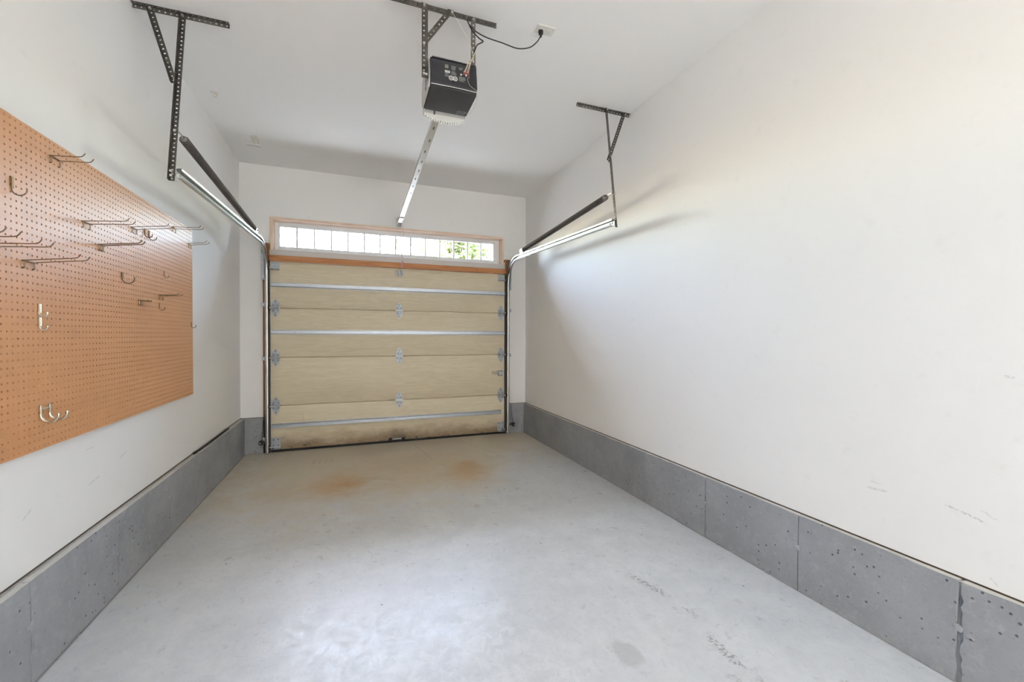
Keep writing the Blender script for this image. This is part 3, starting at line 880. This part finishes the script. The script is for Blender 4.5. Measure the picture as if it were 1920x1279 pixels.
# bare-wall-side track hanger
hr_ = thing('track_hanger', (1.88, 2.93, ZC), 'perforated steel hanger holding the door track along the bare white wall', 'hanger bracket', 'hangers of the door tracks')
angle('ceiling_angle', (1.621, 2.935, ZC), (XR - .003, 2.935, ZC), .022, (0, 0, -1), (0, -1, 0), hr_, 'angle_steel_light')
angle('drop_angle', (1.872, 2.920, ZC - .004), (1.874, 2.772, 2.115), .022, (0, -1, 0), (1, 0, 0), hr_, 'angle_steel_light', w2=.020)
angle('diagonal_brace', (2.073, 2.930, ZC - .006), (1.893, 2.880, 2.662), .030, (-1, 0, .3), (0, 1, 0), hr_, 'angle_steel', holes2=False, w2=.02)
for p in ((1.880, 2.905, ZC - .014), (2.062, 2.918, ZC - .016), (1.885, 2.856, 2.69), (1.886, 2.774, 2.15), (1.886, 2.80, 2.38)):
    bolt_y(p, hr_, .007)


# ================================================================== extension springs
def spring(x, side, label):
    t = thing('extension_spring', (x, 2.86, 2.385), label, 'spring', 'extension springs of the garage door')
    a = V(x, 2.90, 2.383); b = V(x, 4.66, 2.297); u = (b - a).normalized(); w = u.orthogonal().normalized(); q = u.cross(w)
    n = 132; seg = 12; pts = []
    L = (b - a).length
    for i in range(n * seg + 1):
        an = 2 * PI * i / seg
        pts.append(a + u * (L * i / (n * seg)) + (w * math.cos(an) + q * math.sin(an)) * .0195)
    MB().tube(pts, .0052, 5).build('coil', 'spring_steel', t, True)
    # end cone and hook at the hanger
    MB().lathe(a - u * .012, u, [(.006, 0), (.018, .004), (.020, .03), (.016, .06)], 14).build('end_cone', 'spring_steel', t, True)
    MB().tube(smooth_path([a - u * .01, a - u * .035 + V(0, 0, .010), V(x, 2.838, 2.392), V(x, 2.818, 2.392)], 4), .0045, 6).build('end_hook', 'bolt_zinc', t, True)
    # pulley fork with wheel
    fk = MB().box(x - .016, x - .013, 4.655, 4.735, 2.270, 2.312).box(x + .013, x + .016, 4.655, 4.735, 2.270, 2.312).box(x - .016, x + .016, 4.652, 4.657, 2.270, 2.312).build('pulley_fork', 'bolt_zinc', t)
    MB().lathe((x - .009, 4.705, 2.290), (1, 0, 0), [(.030, 0), (.034, .002), (.026, .009), (.034, .016), (.030, .018)], 20).build('pulley_wheel', 'bolt_zinc', fk, True)
    MB().cyl((x - .024, 4.705, 2.290), (x + .024, 4.705, 2.290), .006, 8).build('pulley_axle', 'spring_steel', fk)
    # lift cable: from the bracket round the pulley and over to the door
    for dz in (-.031, .030):
        MB().tube([(x, 4.705, 2.290 + dz), (x + side * .006, 5.09, 2.262 + dz * .5)], .0017, 5).build('lift_cable', 'bolt_zinc', t)
    return t


spring(-.912, 1, 'dark extension spring above the track beside the pegboard wall')
spring(1.872, -1, 'dark extension spring above the track along the bare white wall')

# ================================================================== garage-door opener
RX = .484
OX0, OX1, OY0, OY1, OZ0, OZ1 = .378, .640, 2.300, 2.560, 2.632, 2.788
op = thing('garage_door_opener', (.51, 2.43, 2.63), 'black garage door opener motor hanging from the ceiling with a long steel rail', 'door opener')
# motor housing: rear shell with a sloped lower lip, then a charcoal underside cover
ho = [(OY0 + .012, OZ1), (OY0, OZ1 - .012), (OY0, OZ0 + .045), (OY0 - .010, OZ0 + .022), (OY0 - .008, OZ0 + .004), (OY0 + .004, OZ0), (OY1, OZ0), (OY1, OZ1 - .02), (OY1 - .05, OZ1)]
hm = MB().prism(ho, (OX0 + .004, 0, 0), (0, 1, 0), (0, 0, 1), (1, 0, 0), OX1 - OX0 - .008)
housing = hm.build('motor_housing', 'black_plastic', op, True)
MB().prism([(OX0 + .006, OY0 - .004), (OX1 - .006, OY0 - .004), (OX1 - .004, OY1 - .004), (OX0 + .010, OY1 - .004)], (0, 0, OZ0 - .005), (1, 0, 0), (0, 1, 0), (0, 0, 1), .005).build('underside_cover', 'charcoal_plastic', op)
MB().tube(smooth_path([(OX0 + .004, OY0 - .0085, OZ0 + .003), ((OX0 + OX1) / 2, OY0 - .0105, OZ0 + .004), (OX1 - .004, OY0 - .0085, OZ0 + .003)], 5), .0018, 5).build('edge_seam', 'label_white', op)
# pale steel chassis side plates
for xa, xb in ((OX0 - .004, OX0 + .003), (OX1 - .003, OX1 + .004)):
    MB().prism([(OY0 + .030, OZ1 - .002), (OY0 + .010, OZ0 + .035), (OY0 + .030, OZ0 + .004), (OY1, OZ0 + .004), (OY1 + .03, OZ0 + .06), (OY1, OZ1 - .002)], (xa, 0, 0), (0, 1, 0), (0, 0, 1), (1, 0, 0), xb - xa).build('chassis_side', 'chassis_metal' if xa < .5 else 'black_plastic', op)
for i in range(6):
    zz = OZ0 + .03 + .018 * i
    MB().box(OX0 - .0055, OX0 - .004, OY0 + .10, OY0 + .13 + .01 * (i % 2), zz, zz + .006).build('side_slot', 'charcoal_plastic', op)
# folded-over top flange
MB().box(OX0 + .012, OX1 - .004, OY0 + .004, OY0 + .05, OZ1 - .001, OZ1 + .004, .001).build('top_flange', 'charcoal_plastic', op)
# ribbed light lens at the front end
lens = MB()
nr = 17
for i in range(nr):
    f0 = i / nr; f1 = (i + .55) / nr; f2 = (i + 1) / nr
    xs = [OX0 + .008 + (OX1 - OX0 - .016) * f for f in (f0, f1, f2)]
    for (xa, xb, dp) in ((xs[0], xs[1], 0.0), (xs[1], xs[2], .009)):
        pr = []
        for j in range(7):
            an = PI * .5 * j / 6
            ff = (xa + xb) / 2; e = 1 - ((ff - (OX0 + OX1) / 2) / ((OX1 - OX0) / 2)) ** 2 * .45
            pr.append((OY1 + (.095 * e - dp) * math.sin(an), OZ0 + .062 - (.125 * e ** .5 - dp) * math.cos(an)))
        pr.append((OY1 - .002, OZ0 + .062))
        lens.prism(pr, (xa, 0, 0), (0, 1, 0), (0, 0, 1), (1, 0, 0), xb - xa)
lo_ = lens.build('light_lens', 'lens_plastic', op)
MB().box(OX0 + .006, OX1 - .006, OY1 - .010, OY1 - .001, OZ0 - .020, OZ0 + .01, .002).build('lens_rim', 'chassis_metal', op)
MB().box(OX0 + .062, OX0 + .072, OY1 - .014, OY1 - .002, OZ0 - .024, OZ0 - .004).build('lens_clip', 'charcoal_plastic', op)
# vent lines in a corner of the cover
for i in range(5):
    MB().box(OX1 - .062, OX1 - .014, OY1 - .062 + i * .010, OY1 - .059 + i * .010, OZ0 - .0062, OZ0 - .005).build('vent_line', 'label_grey', op)
MB().box(OX1 - .066, OX1 - .063, OY1 - .066, OY1 - .014, OZ0 - .0062, OZ0 - .005).build('vent_line', 'label_grey', op)
# printed label on the rear face: text blocks, stripes and two ring symbols
FY = OY0 - .0012


def lab(x0, x1, z0, z1, mat, nm='label_print'):
    return MB().box(x0, x1, FY, OY0 + .001, z0, z1).build(nm, mat, op)


lx = OX0 + .080
rng = random.Random(4)


def text_block(x0, x1, z0, z1, mat, pitch=.0042, fill=.55):
    z = z1; n = 0
    while z - pitch > z0:
        w = (x1 - x0) * rng.uniform(.65, 1.0)
        lab(x0, x0 + w, z - pitch * fill, z, mat); z -= pitch


text_block(lx, lx + .026, 2.733, 2.757, 'label_green', .005)
lab(lx, lx + .028, 2.714, 2.727, 'label_white')
for i in range(4): lab(lx + .004 + i * .006, lx + .006 + i * .006, 2.7135, 2.7275, 'label_grey')
text_block(lx, lx + .026, 2.690, 2.711, 'label_grey', .0052)
text_block(lx + .036, lx + .066, 2.733, 2.757, 'label_grey', .0046)
text_block(lx + .036, lx + .066, 2.706, 2.729, 'label_grey', .0046)
text_block(lx + .078, lx + .104, 2.742, 2.757, 'label_grey', .0046)
text_block(lx + .078, lx + .118, 2.680, 2.708, 'label_grey', .0046)
for cx in (lx + .034, lx + .058):
    ring = arc((cx, FY, 2.690), .0105, 0, 2 * PI, 24, (1, 0, 0), (0, 0, 1))
    MB().tube(ring[:-1], .0024, 5, closed=True).build('ring_symbol', 'label_white', op)
    MB().tube([(cx - .004, FY, 2.686), (cx + .004, FY, 2.694)], .0016, 5).build('ring_mark', 'label_white', op)
    MB().tube([(cx - .004, FY, 2.694), (cx + .004, FY, 2.686)], .0016, 5).build('ring_mark', 'label_white', op)
lab(lx + .040, lx + .052, 2.696, 2.700, 'label_white'); lab(lx + .040, lx + .052, 2.681, 2.685, 'label_white')
MB().cyl((lx + .044, OY0 - .0095, OZ0 + .030), (lx + .044, OY0 - .004, OZ0 + .030), .0075, 12).build('antenna_socket', 'black_rubber', op)
# wire terminals
for i, (mt, dz) in enumerate((('label_white', 0), ('red_plastic', .004), ('label_white', .002), ('red_plastic', -.006))):
    MB().box(lx + .086 + i * .014, lx + .094 + i * .014, OY0 - .006, OY0 + .001, 2.714 + dz, 2.723 + dz, .001).build('terminal', mt, op)
MB().box(lx + .104, lx + .136, OY0 - .004, OY0 + .001, 2.724, 2.744, .001).build('terminal_block', 'red_plastic', op)
for i in range(5):
    o_ = .005 * i
    MB().tube(smooth_path([(lx + .106 + o_ * 1.2, OY0 - .004, 2.735), (lx + .118 + o_, OY0 - .016, 2.762 + .003 * i), (lx + .130 + o_ * .8, OY0 + .0, 2.800), (.626 + .003 * i, 2.335, 2.840 + .012 * i), (.628 + .002 * i, 2.345, 2.875)], 5), .0014, 5).build('terminal_wire', 'red_plastic' if i == 2 else 'cream_wire', op)
MB().tube(smooth_path([(lx + .125, OY0 - .004, 2.71), (lx + .135, OY0 - .014, 2.665), (OX1 + .003, OY0 - .004, 2.635), (OX1 + .014, 2.40, 2.620), (OX1 + .006, 2.49, 2.617), (OX1 - .02, 2.505, 2.626)], 6), .0008, 5).build('antenna_wire', 'cream_wire', op)
MB().tube(smooth_path([(.535, 2.34, 2.792), (.552, 2.36, 2.818), (.585, 2.37, 2.822), (.612, 2.35, 2.806)], 5), .0016, 5).build('terminal_wire', 'cream_wire', op)
# rail: square tube from the motor to the header bracket
z0r, z1r = 2.676, 2.608
rl = MB(); y0r, y1r = 2.56, 5.075
w_ = .018
pr0 = [(-w_, -.019), (w_, -.019), (w_, .019), (-w_, .019)]
rl.add([(RX + a, y0r, z0r + b) for a, b in pr0] + [(RX + a, y1r, z1r + b) for a, b in pr0], [(0, 1, 2, 3), (4, 5, 6, 7), (0, 1, 5, 4), (1, 2, 6, 5), (2, 3, 7, 6), (3, 0, 4, 7)])
ro = rl.build('rail', 'rail_steel', op)
for sx in (-1, 1):
    rb = MB(); xx = RX + sx * (w_ + .002)
    q = [(-.002, -.021), (.002, -.021), (.002, -.013), (-.002, -.013)]
    rb.add([(xx + a, y0r, z0r + b) for a, b in q] + [(xx + a, y1r - .02, z1r + b) for a, b in q], [(0, 1, 2, 3), (4, 5, 6, 7), (0, 1, 5, 4), (1, 2, 6, 5), (2, 3, 7, 6), (3, 0, 4, 7)])
    rb.build('rail_lip', 'chassis_metal', ro)
for i in range(9):
    t_ = (i + .3) / 14; yy = y0r + (y1r - y0r) * t_; zz = z0r + (z1r - z0r) * t_ - .0195
    MB().box(RX - .006 + .003 * (i % 3), RX + .006 + .002 * (i % 3), yy, yy + .05 + .02 * (i % 2), zz - .0006, zz + .001).build('rail_slot', 'angle_steel', ro)
hb = MB().box(RX - .027, RX + .027, 5.172, 5.179, 2.555, 2.665, .002).box(RX - .027, RX - .0225, 5.06, 5.173, 2.575, 2.640).box(RX + .0225, RX + .027, 5.06, 5.173, 2.575, 2.640).build('header_bracket', 'chassis_metal', op)
MB().cyl((RX - .034, 5.085, 2.606), (RX + .034, 5.085, 2.606), .0065, 8).build('pivot_pin', 'bolt_zinc', hb)
MB().cyl((RX - .013, 5.172, 2.65), (RX - .013, 5.164, 2.65), .008, 6).build('lag_screw', 'bolt_zinc', hb)
# trolley and door arm
yt = 4.93; zt = z0r + (z1r - z0r) * (yt - y0r) / (y1r - y0r)
MB().box(RX - .024, RX + .024, yt - .075, yt + .075, zt - .030, zt - .0195, .003).build('trolley', 'chassis_metal', op)
arm = MB()
arm.prism([(4.915, 2.575), (4.935, 2.585), (5.075, 2.190), (5.060, 2.178)], (RX + .012, 0, 0), (0, 1, 0), (0, 0, 1), (1, 0, 0), .004)
am = arm.build('door_arm', 'rail_steel', op)
MB().prism([(5.045, 2.235), (5.065, 2.240), (5.085, 2.12), (5.125, 2.045), (5.158, 2.020), (5.152, 2.000), (5.105, 2.028), (5.066, 2.11)], (RX + .017, 0, 0), (0, 1, 0), (0, 0, 1), (1, 0, 0), .005).build('curved_arm', 'hinge_zinc', am)
MB().cyl((RX - .012, 5.145, 2.014), (RX + .036, 5.145, 2.014), .007, 8).build('clevis_pin', 'bolt_zinc', am)
MB().box(RX - .010, RX - .006, 5.125, DOOR_Y - .001, 1.985, 2.040).box(RX + .028, RX + .032, 5.125, DOOR_Y - .001, 1.985, 2.040).box(RX - .028, RX + .050, DOOR_Y - .004, DOOR_Y - .001, 1.985, 2.040).build('arm_bracket', 'hinge_zinc', door)
for zz in (2.215, 2.165):
    MB().cyl((RX + .004, 5.062, zz), (RX + .028, 5.062, zz), .0075, 6).build('bolt', 'bolt_zinc', am)
MB().tube([(RX + .02, yt + .03, zt - .03), (RX + .022, 4.97, 2.35), (RX + .023, 4.98, 2.12)], .0022, 6).build('release_cord', 'pull_red', op)
MB().lathe((RX + .023, 4.98, 2.06), (0, 0, 1), [(.004, 0), (.011, .006), (.012, .03), (.009, .055), (.004, .062)], 10).build('release_handle', 'pull_red', op, True)

# opener hanger frame
oh = thing('opener_hanger', (.5, 2.35, ZC), 'perforated steel angle frame holding the black opener motor', 'hanger bracket')
angle('ceiling_angle', (.150, 2.352, ZC), (.770, 2.352, ZC), .030, (0, 0, -1), (0, 1, 0), oh, 'angle_steel')
angle('drop_angle', (.340, 2.349, ZC - .002), (.340, 2.349, 2.690), .034, (1, 0, 0), (0, -1, 0), oh, 'angle_steel', holes2=False, off=.36, w2=.010)
angle('drop_angle', (.616, 2.349, ZC - .012), (.616, 2.349, 2.700), .027, (1, 0, 0), (0, -1, 0), oh, 'angle_steel_light', holes2=False, off=.55, w2=.008)
angle('diagonal_brace', (.516, 2.346, ZC - .006), (.364, 2.346, 2.868), .030, (-.6, 0, .7), (0, -1, 0), oh, 'angle_steel', holes2=False, w2=.008)
for p in ((.353, 2.345, ZC - .018), (.506, 2.343, ZC - .016), (.352, 2.345, 2.872), (.630, 2.345, ZC - .022), (.352, 2.347, 2.708), (.365, 2.347, 2.706)):
    bolt_y(p, oh, .0075)
MB().box(.362, OX0 - .004, 2.351, 2.375, 2.690, 2.720).build('motor_tab', 'chassis_metal', oh)
MB().box(OX1 + .0042, OX1 + .007, 2.33, 2.375, 2.700, 2.740).build('motor_tab', 'chassis_metal', oh)

# ceiling outlet, power cord and bell wire
ol = thing('ceiling_outlet', (1.055, 2.30, ZC), 'white electrical outlet on the ceiling beside the opener motor', 'outlet')
MB().box(.998, 1.112, 2.262, 2.336, ZC - .007, ZC, .003).build('cover_plate', 'cream_plastic', ol)
for xx in (1.030, 1.080):
    s_o = MB().lathe((xx, 2.299, ZC - .0115), (0, 0, 1), [(.014, 0), (.017, .001), (.017, .0045)], 18).build('socket', 'cream_plastic', ol, True)
    for dy in (-.006, .006):
        MB().box(xx - .004, xx + .004, 2.299 + dy - .001, 2.299 + dy + .001, ZC - .0119, ZC - .0112).build('socket_slot', 'socket_dark', s_o)
pc = thing('power_cord', (1.03, 2.30, ZC - .02), 'black power cord looping from the opener to the ceiling outlet', 'power cord')
cord = [(.630, 2.372, 2.800), (.630, 2.366, 2.865), (.643, 2.325, 2.915), (.664, 2.322, 2.935), (.681, 2.32, 2.948), (.660, 2.322, 2.960), (.636, 2.325, 2.980), (.609, 2.330, 3.014), (.597, 2.332, 3.042), (.594, 2.338, 3.060),
        (.591, 2.330, 3.050), (.600, 2.320, 3.022), (.634, 2.312, 2.988), (.697, 2.31, 2.968), (.793, 2.31, 2.960), (.886, 2.31, 2.951), (.960, 2.306, 2.972), (1.005, 2.302, 3.012), (1.027, 2.300, 3.048)]
MB().tube(smooth_path(cord, 6), .0033, 7).build('cord', 'black_rubber', pc, True)
MB().lathe((1.0285, 2.299, 3.042), (.03, 0, 1), [(.004, 0), (.006, .004), (.0075, .014), (.013, .020), (.015, .036), (.013, .0405)], 12).build('plug', 'black_rubber', pc, True)
bw = MB().tube(smooth_path([(.512, 2.335, ZC - .001), (.511, 2.333, 3.068), (.520, 2.325, 3.047), (.557, 2.322, 2.991), (.603, 2.322, 2.920), (.621, 2.330, 2.873), (.632, 2.345, 2.83)], 6), .0014, 5).build('bell_wire', 'cream_wire', None, True)
tag(bw, 'thin cream bell wire drooping from the ceiling to the opener', 'wire')

# ceiling hooks
h1 = thing('ceiling_hook', (-.99, 3.76, ZC), 'small round screw eye in the ceiling, the one nearer the pegboard', 'ceiling hook')
MB().lathe((-.99, 3.76, ZC - .006), (0, 0, 1), [(.020, 0), (.026, .002), (.026, .006)], 18).build('base_plate', 'cream_plastic', h1, True)
MB().tube(arc((-.985, 3.755, ZC - .022), .014, .6, 2 * PI + .2, 16, (.8, .2, 0), (0, 0, 1)), .0035, 6).build('eye_ring', 'cream_wire', h1, True)
h2 = thing('ceiling_hook', (-.88, 4.52, ZC), 'white bracket with a flat bar hanging from the ceiling near the door', 'ceiling hook')
MB().box(-.905, -.845, 4.45, 4.56, ZC - .006, ZC, .002).build('base_plate', 'cream_plastic', h2)
MB().cyl((-.868, 4.52, ZC - .055), (-.868, 4.52, ZC - .004), .007, 10).build('stem', 'cream_plastic', h2, True)
MB().box(-.945, -.825, 4.500, 4.545, ZC - .064, ZC - .055, .003).build('flat_bar', 'cream_plastic', h2)
MB().lathe((-.862, 4.49, ZC - .03), (0, -1, 0), [(.012, 0), (.014, .004), (.010, .012)], 12).build('button', 'cream_wire', h2, True)

# ================================================================== pegboard
PY0, PY1, PZ0, PZ1 = 1.292, 3.7304, .838, 2.0445
pb = thing('pegboard', (PEG_X, (PY0 + PY1) / 2, PZ0), 'large brown hardboard pegboard on the white wall', 'pegboard')
npy, npz = 96, 47
cy_, cz_ = (PY1 - PY0) / npy, (PZ1 - PZ0) / npz
mb = MB(); HR = .0042; TH = .0055
for j in range(npz):
    for i in range(npy):
        y0 = PY0 + i * cy_; z0 = PZ0 + j * cz_
        c = [(0, 0), (cy_ / 2, 0), (cy_, 0), (cy_, cz_ / 2), (cy_, cz_), (cy_ / 2, cz_), (0, cz_), (0, cz_ / 2)]
        hl8 = [(cy_ / 2 + HR * math.cos(a), cz_ / 2 + HR * math.sin(a)) for a in [PI * 1.25 + q * PI / 4 for q in range(8)]]
        b = len(mb.v)
        for a_, b_ in c + hl8: mb.v.append((PEG_X, y0 + a_, z0 + b_))
        for a_, b_ in hl8: mb.v.append((PEG_X - TH, y0 + a_, z0 + b_))
        for q in range(8):
            r = (q + 1) % 8
            mb.f.append((b + q, b + r, b + 8 + r, b + 8 + q)); mb.f.append((b + 8 + q, b + 8 + r, b + 16 + r, b + 16 + q))
# edges
e0 = [(PEG_X, PY0, PZ0), (PEG_X, PY1, PZ0), (PEG_X, PY1, PZ1), (PEG_X, PY0, PZ1)]
mb.add(e0 + [(x_ - TH, y_, z_) for x_, y_, z_ in e0], [(0, 1, 5, 4), (1, 2, 6, 5), (2, 3, 7, 6), (3, 0, 4, 7)])
mb.build('board', 'hardboard', pb, False, False)
for (a, b, c_, d) in ((PY0 + .02, PY1 - .02, PZ1 - .06, PZ1 - .02), (PY0 + .02, PY1 - .02, PZ0 + .02, PZ0 + .06), (PY0 + .02, PY0 + .06, PZ0 + .062, PZ1 - .062), (PY1 - .06, PY1 - .02, PZ0 + .062, PZ1 - .062), (2.49, 2.53, PZ0 + .062, PZ1 - .062)):
    MB().box(XL + .001, PEG_X - TH - .0005, a, b, c_, d).build('furring_strip', 'dark_sill', pb)


def gy(y): return PY0 + (round((y - PY0) / cy_ - .5) + .5) * cy_
def gz(z): return PZ0 + (round((z - PZ0) / cz_ - .5) + .5) * cz_


GH = 'pegboard hooks'


def double_hook(y, z, L, rise, label, gap=2, r=.0019, mat='hook_wire', tip=.016):
    y = gy(y); z = gz(z); t = thing('pegboard_hook', (PEG_X, y, z), label, 'pegboard hook', GH); X = PEG_X; g = gap * cy_
    for q in range(2):
        yy = y + q * g; sp = -.004 if q == 0 else .004
        pts = [(X + .004, yy + sp, z), (X + L * .5, yy + sp * .6, z + rise * .4), (X + L - .018, yy + sp, z + rise * .7), (X + L - .006, yy + sp, z + rise * .7 + tip * .4), (X + L, yy + sp, z + rise * .7 + tip)]
        MB().tube(smooth_path(pts, 3), r, 7).build('prong', mat, t, True)
    # cross wire and the two legs that sit against the board
    MB().tube([(X + .004, y - .006, z), (X + .004, y + g + .006, z)], r * 1.25, 7).build('cross_wire', mat, t, True)
    for q in range(2):
        yy = y + q * g
        MB().tube(smooth_path([(X - .004, yy, z + .001), (X + .004, yy, z), (X + .005, yy, z - .012), (X + .004, yy + .002, z - .0255), (X - .004, yy + .002, z - .026)], 3), r * 1.2, 7).build('leg', mat, t, True)
    return t


def j_hook(y, z, rad, label, r=.0024, mat='hook_wire', drop=.030, tip=.5, loop=True):
    y = gy(y); z = gz(z); t = thing('pegboard_hook', (PEG_X, y, z), label, 'pegboard hook', GH); X = PEG_X + r + .0008
    pts = [V(PEG_X - .004, y, z), V(X, y, z + .001), V(X, y, z - drop * .5)]
    ar = arc((X + rad, y, z - drop), rad, PI, 2 * PI + tip, 12, (1, 0, 0), (0, 0, 1))
    MB().tube(pts[:2] + smooth_path([pts[1], pts[2]] + ar, 2)[1:], r, 8).build('wire_arm', mat, t, True)
    if loop:
        MB().tube([(X, y + r * 2.5, z + .002), (X, y + r * 2.5, z - drop * .92)], r * .9, 7).build('back_wire', mat, t, True)
        MB().tube([(PEG_X - .004, y + r * 2.5, z - .0255), (X, y + r * 2.5, z - .0255)], r * .9, 6).build('lower_peg', mat, t, True)
    return t


double_hook(2.195, 1.985, .110, .010, 'long two-pronged wire hook, the highest on the pegboard')
double_hook(2.385, 1.782, .168, .018, 'long two-pronged wire hook left of centre in the pale upper band of the pegboard')
double_hook(2.83, 1.858, .169, .026, 'long two-pronged wire hook above the two curled hooks on the pegboard')
double_hook(3.365, 1.985, .161, .010, 'long two-pronged wire hook reaching past the top right edge of the pegboard')
double_hook(3.640, 1.926, .116, .018, 'two-pronged wire hook at the right edge of the pegboard below the topmost right hook')
double_hook(2.050, 1.556, .165, .024, 'lowest of the long two-pronged wire hooks near the left side of the pegboard')
double_hook(1.862, 1.570, .150, .012, 'long two-pronged wire hook whose base lies beyond the left picture edge')
double_hook(1.715, 1.575, .150, .016, 'hook of which only one prong tip enters at the left picture edge')
double_hook(2.530, 1.700, .165, .024, 'wire hook with overlapping prongs below centre of the pale pegboard band', gap=1, r=.0026)
double_hook(3.150, 1.515, .105, .003, 'short two-pronged hook right of centre in the middle of the pegboard', r=.0026, tip=.012)
double_hook(2.895, 1.478, .050, -.004, 'short stubby two-pronged hook in the middle of the pegboard', gap=1, r=.0034, tip=.004)
j_hook(1.985, 1.828, .020, 'large curled wire hook at the left edge of the upper pegboard', r=.0022, drop=.042, tip=.35)
j_hook(2.735, 1.596, .025, 'wide curled hook near the middle of the pegboard', r=.0028, drop=.030, tip=.35)
j_hook(3.245, 1.668, .012, 'small thin curled hook alone at the right of the pegboard', r=.0017, drop=.028)
j_hook(3.150, 1.456, .014, 'small curled hook just below the short two-pronged hooks', r=.0022, drop=.028)
j_hook(2.115, 1.392, .011, 'upper of two stacked small hooks on the left lower pegboard', r=.0034, mat='hook_wire_bright', drop=.034)
j_hook(2.115, 1.335, .011, 'lower of two stacked small hooks on the left lower pegboard', r=.0034, mat='hook_wire_bright', drop=.034)
j_hook(3.694, 1.372, .014, 'small curled hook at the right edge of the pegboard', r=.0022, drop=.024)
j_hook(2.970, 1.872, .017, 'left one of two curled hooks side by side under a long hook', r=.0026, drop=.030, tip=.2)
j_hook(3.040, 1.872, .018, 'right one of two curled hooks side by side under a long hook', r=.0026, drop=.034, tip=.1)
# heavy double J hook near the bottom
dj = thing('pegboard_hook', (PEG_X, 2.11, 1.0), 'heavy shiny double J hook, the lowest on the pegboard', 'pegboard hook', GH)
for yy in (gy(2.105), gy(2.105) + 2 * cy_):
    X = PEG_X + .0055; z = gz(1.012)
    a_ = arc((X + .026, yy, z - .036), .026, PI, 2 * PI + .25, 12, (1, 0, 0), (0, 0, 1))
    MB().tube([V(PEG_X - .004, yy, z), V(X, yy, z + .002)] + smooth_path([V(X, yy, z + .002), V(X, yy, z - .02)] + a_, 2)[1:], .0046, 9).build('wire_arm', 'hook_wire_bright', dj, True)
    MB().tube([(PEG_X - .004, yy, z - .0255), (X, yy, z - .0255)], .003, 6).build('lower_peg', 'hook_wire_bright', dj, True)
MB().tube([(PEG_X + .004, gy(2.105), gz(1.012) - .012), (PEG_X + .004, gy(2.105) + 2 * cy_, gz(1.012) - .012)], .003, 7).build('cross_wire', 'hook_wire_bright', dj, True)

# ================================================================== small things by the door
stp = MB().tube(smooth_path([(-1.136, 3.77, CURB + .006), (-1.128, 3.90, CURB + .006), (-1.126, 4.25, CURB + .008), (-1.130, 4.66, CURB + .006)], 6), [.010] * 3 + [.006] * 16, 6)
tag(stp.build('rubber_strip', 'black_rubber', None, True), 'thin black strip lying on the concrete ledge below the pegboard', 'strip')


def photo_eye(x, side, label):
    t = thing('safety_sensor', (x, 5.10, .10), label, 'sensor', 'photo-eye sensors of the door')
    MB().box(x - .018, x + .018, 5.075, 5.125, .105, .150, .006).build('sensor_body', 'black_plastic', t)
    MB().box(min(x - side * .012, x - side * .052), max(x - side * .012, x - side * .052), 5.108, 5.112, .112, .140).build('mounting_tab', 'angle_steel', t)
    MB().cyl((x + side * .004, 5.070, .128), (x + side * .004, 5.0755, .128), .006, 10).build('lens', 'label_white', t)
    MB().tube(smooth_path([(x, 5.11, .145), (x - side * .004, 5.125, .175), (x - side * .012, 5.135, .26), (x - side * .016, 5.140, .36)], 4), .0022, 5).build('sensor_wire', 'black_rubber', t)


photo_eye(-.945, -1, 'small black door sensor at the foot of the track on the pegboard side')
photo_eye(1.918, 1, 'small black door sensor at the foot of the track by the bare wall')


# ================================================================== unseen fill lights added behind the viewer to brighten the room
def fill_light(x, y, z, label):
    """added fill light, shaped as a bare-tube batten on two chains"""
    t = thing('fill_light', (x, y, ZC), label, 'fill light', 'added fill lights behind the viewer')
    MB().box(x - .62, x + .62, y - .012, y + .012, z - .012, z + .012, .003).build('spine', 'fill_light_body', t)
    for sy in (-1, 1):
        MB().tube([(x - .60, y + sy * .075, z), (x + .60, y + sy * .075, z)], .026, 14).build('fill_tube', 'fill_light_glow', t, True)
    for sx in (-1, 1):
        MB().box(x + sx * .612 - .010, x + sx * .612 + .010, y - .11, y + .11, z - .030, z + .030, .004).build('end_cap', 'fill_light_body', t)
        MB().cyl((x + sx * .45, y, z + .012), (x + sx * .45, y, ZC), .003, 6).build('hanging_chain', 'bolt_zinc', t)


fill_light(1.25, -2.60, 1.70, 'added two-tube fill light just behind the viewer')
fill_light(1.25, -3.90, 1.70, 'added two-tube fill light near the rear wall')
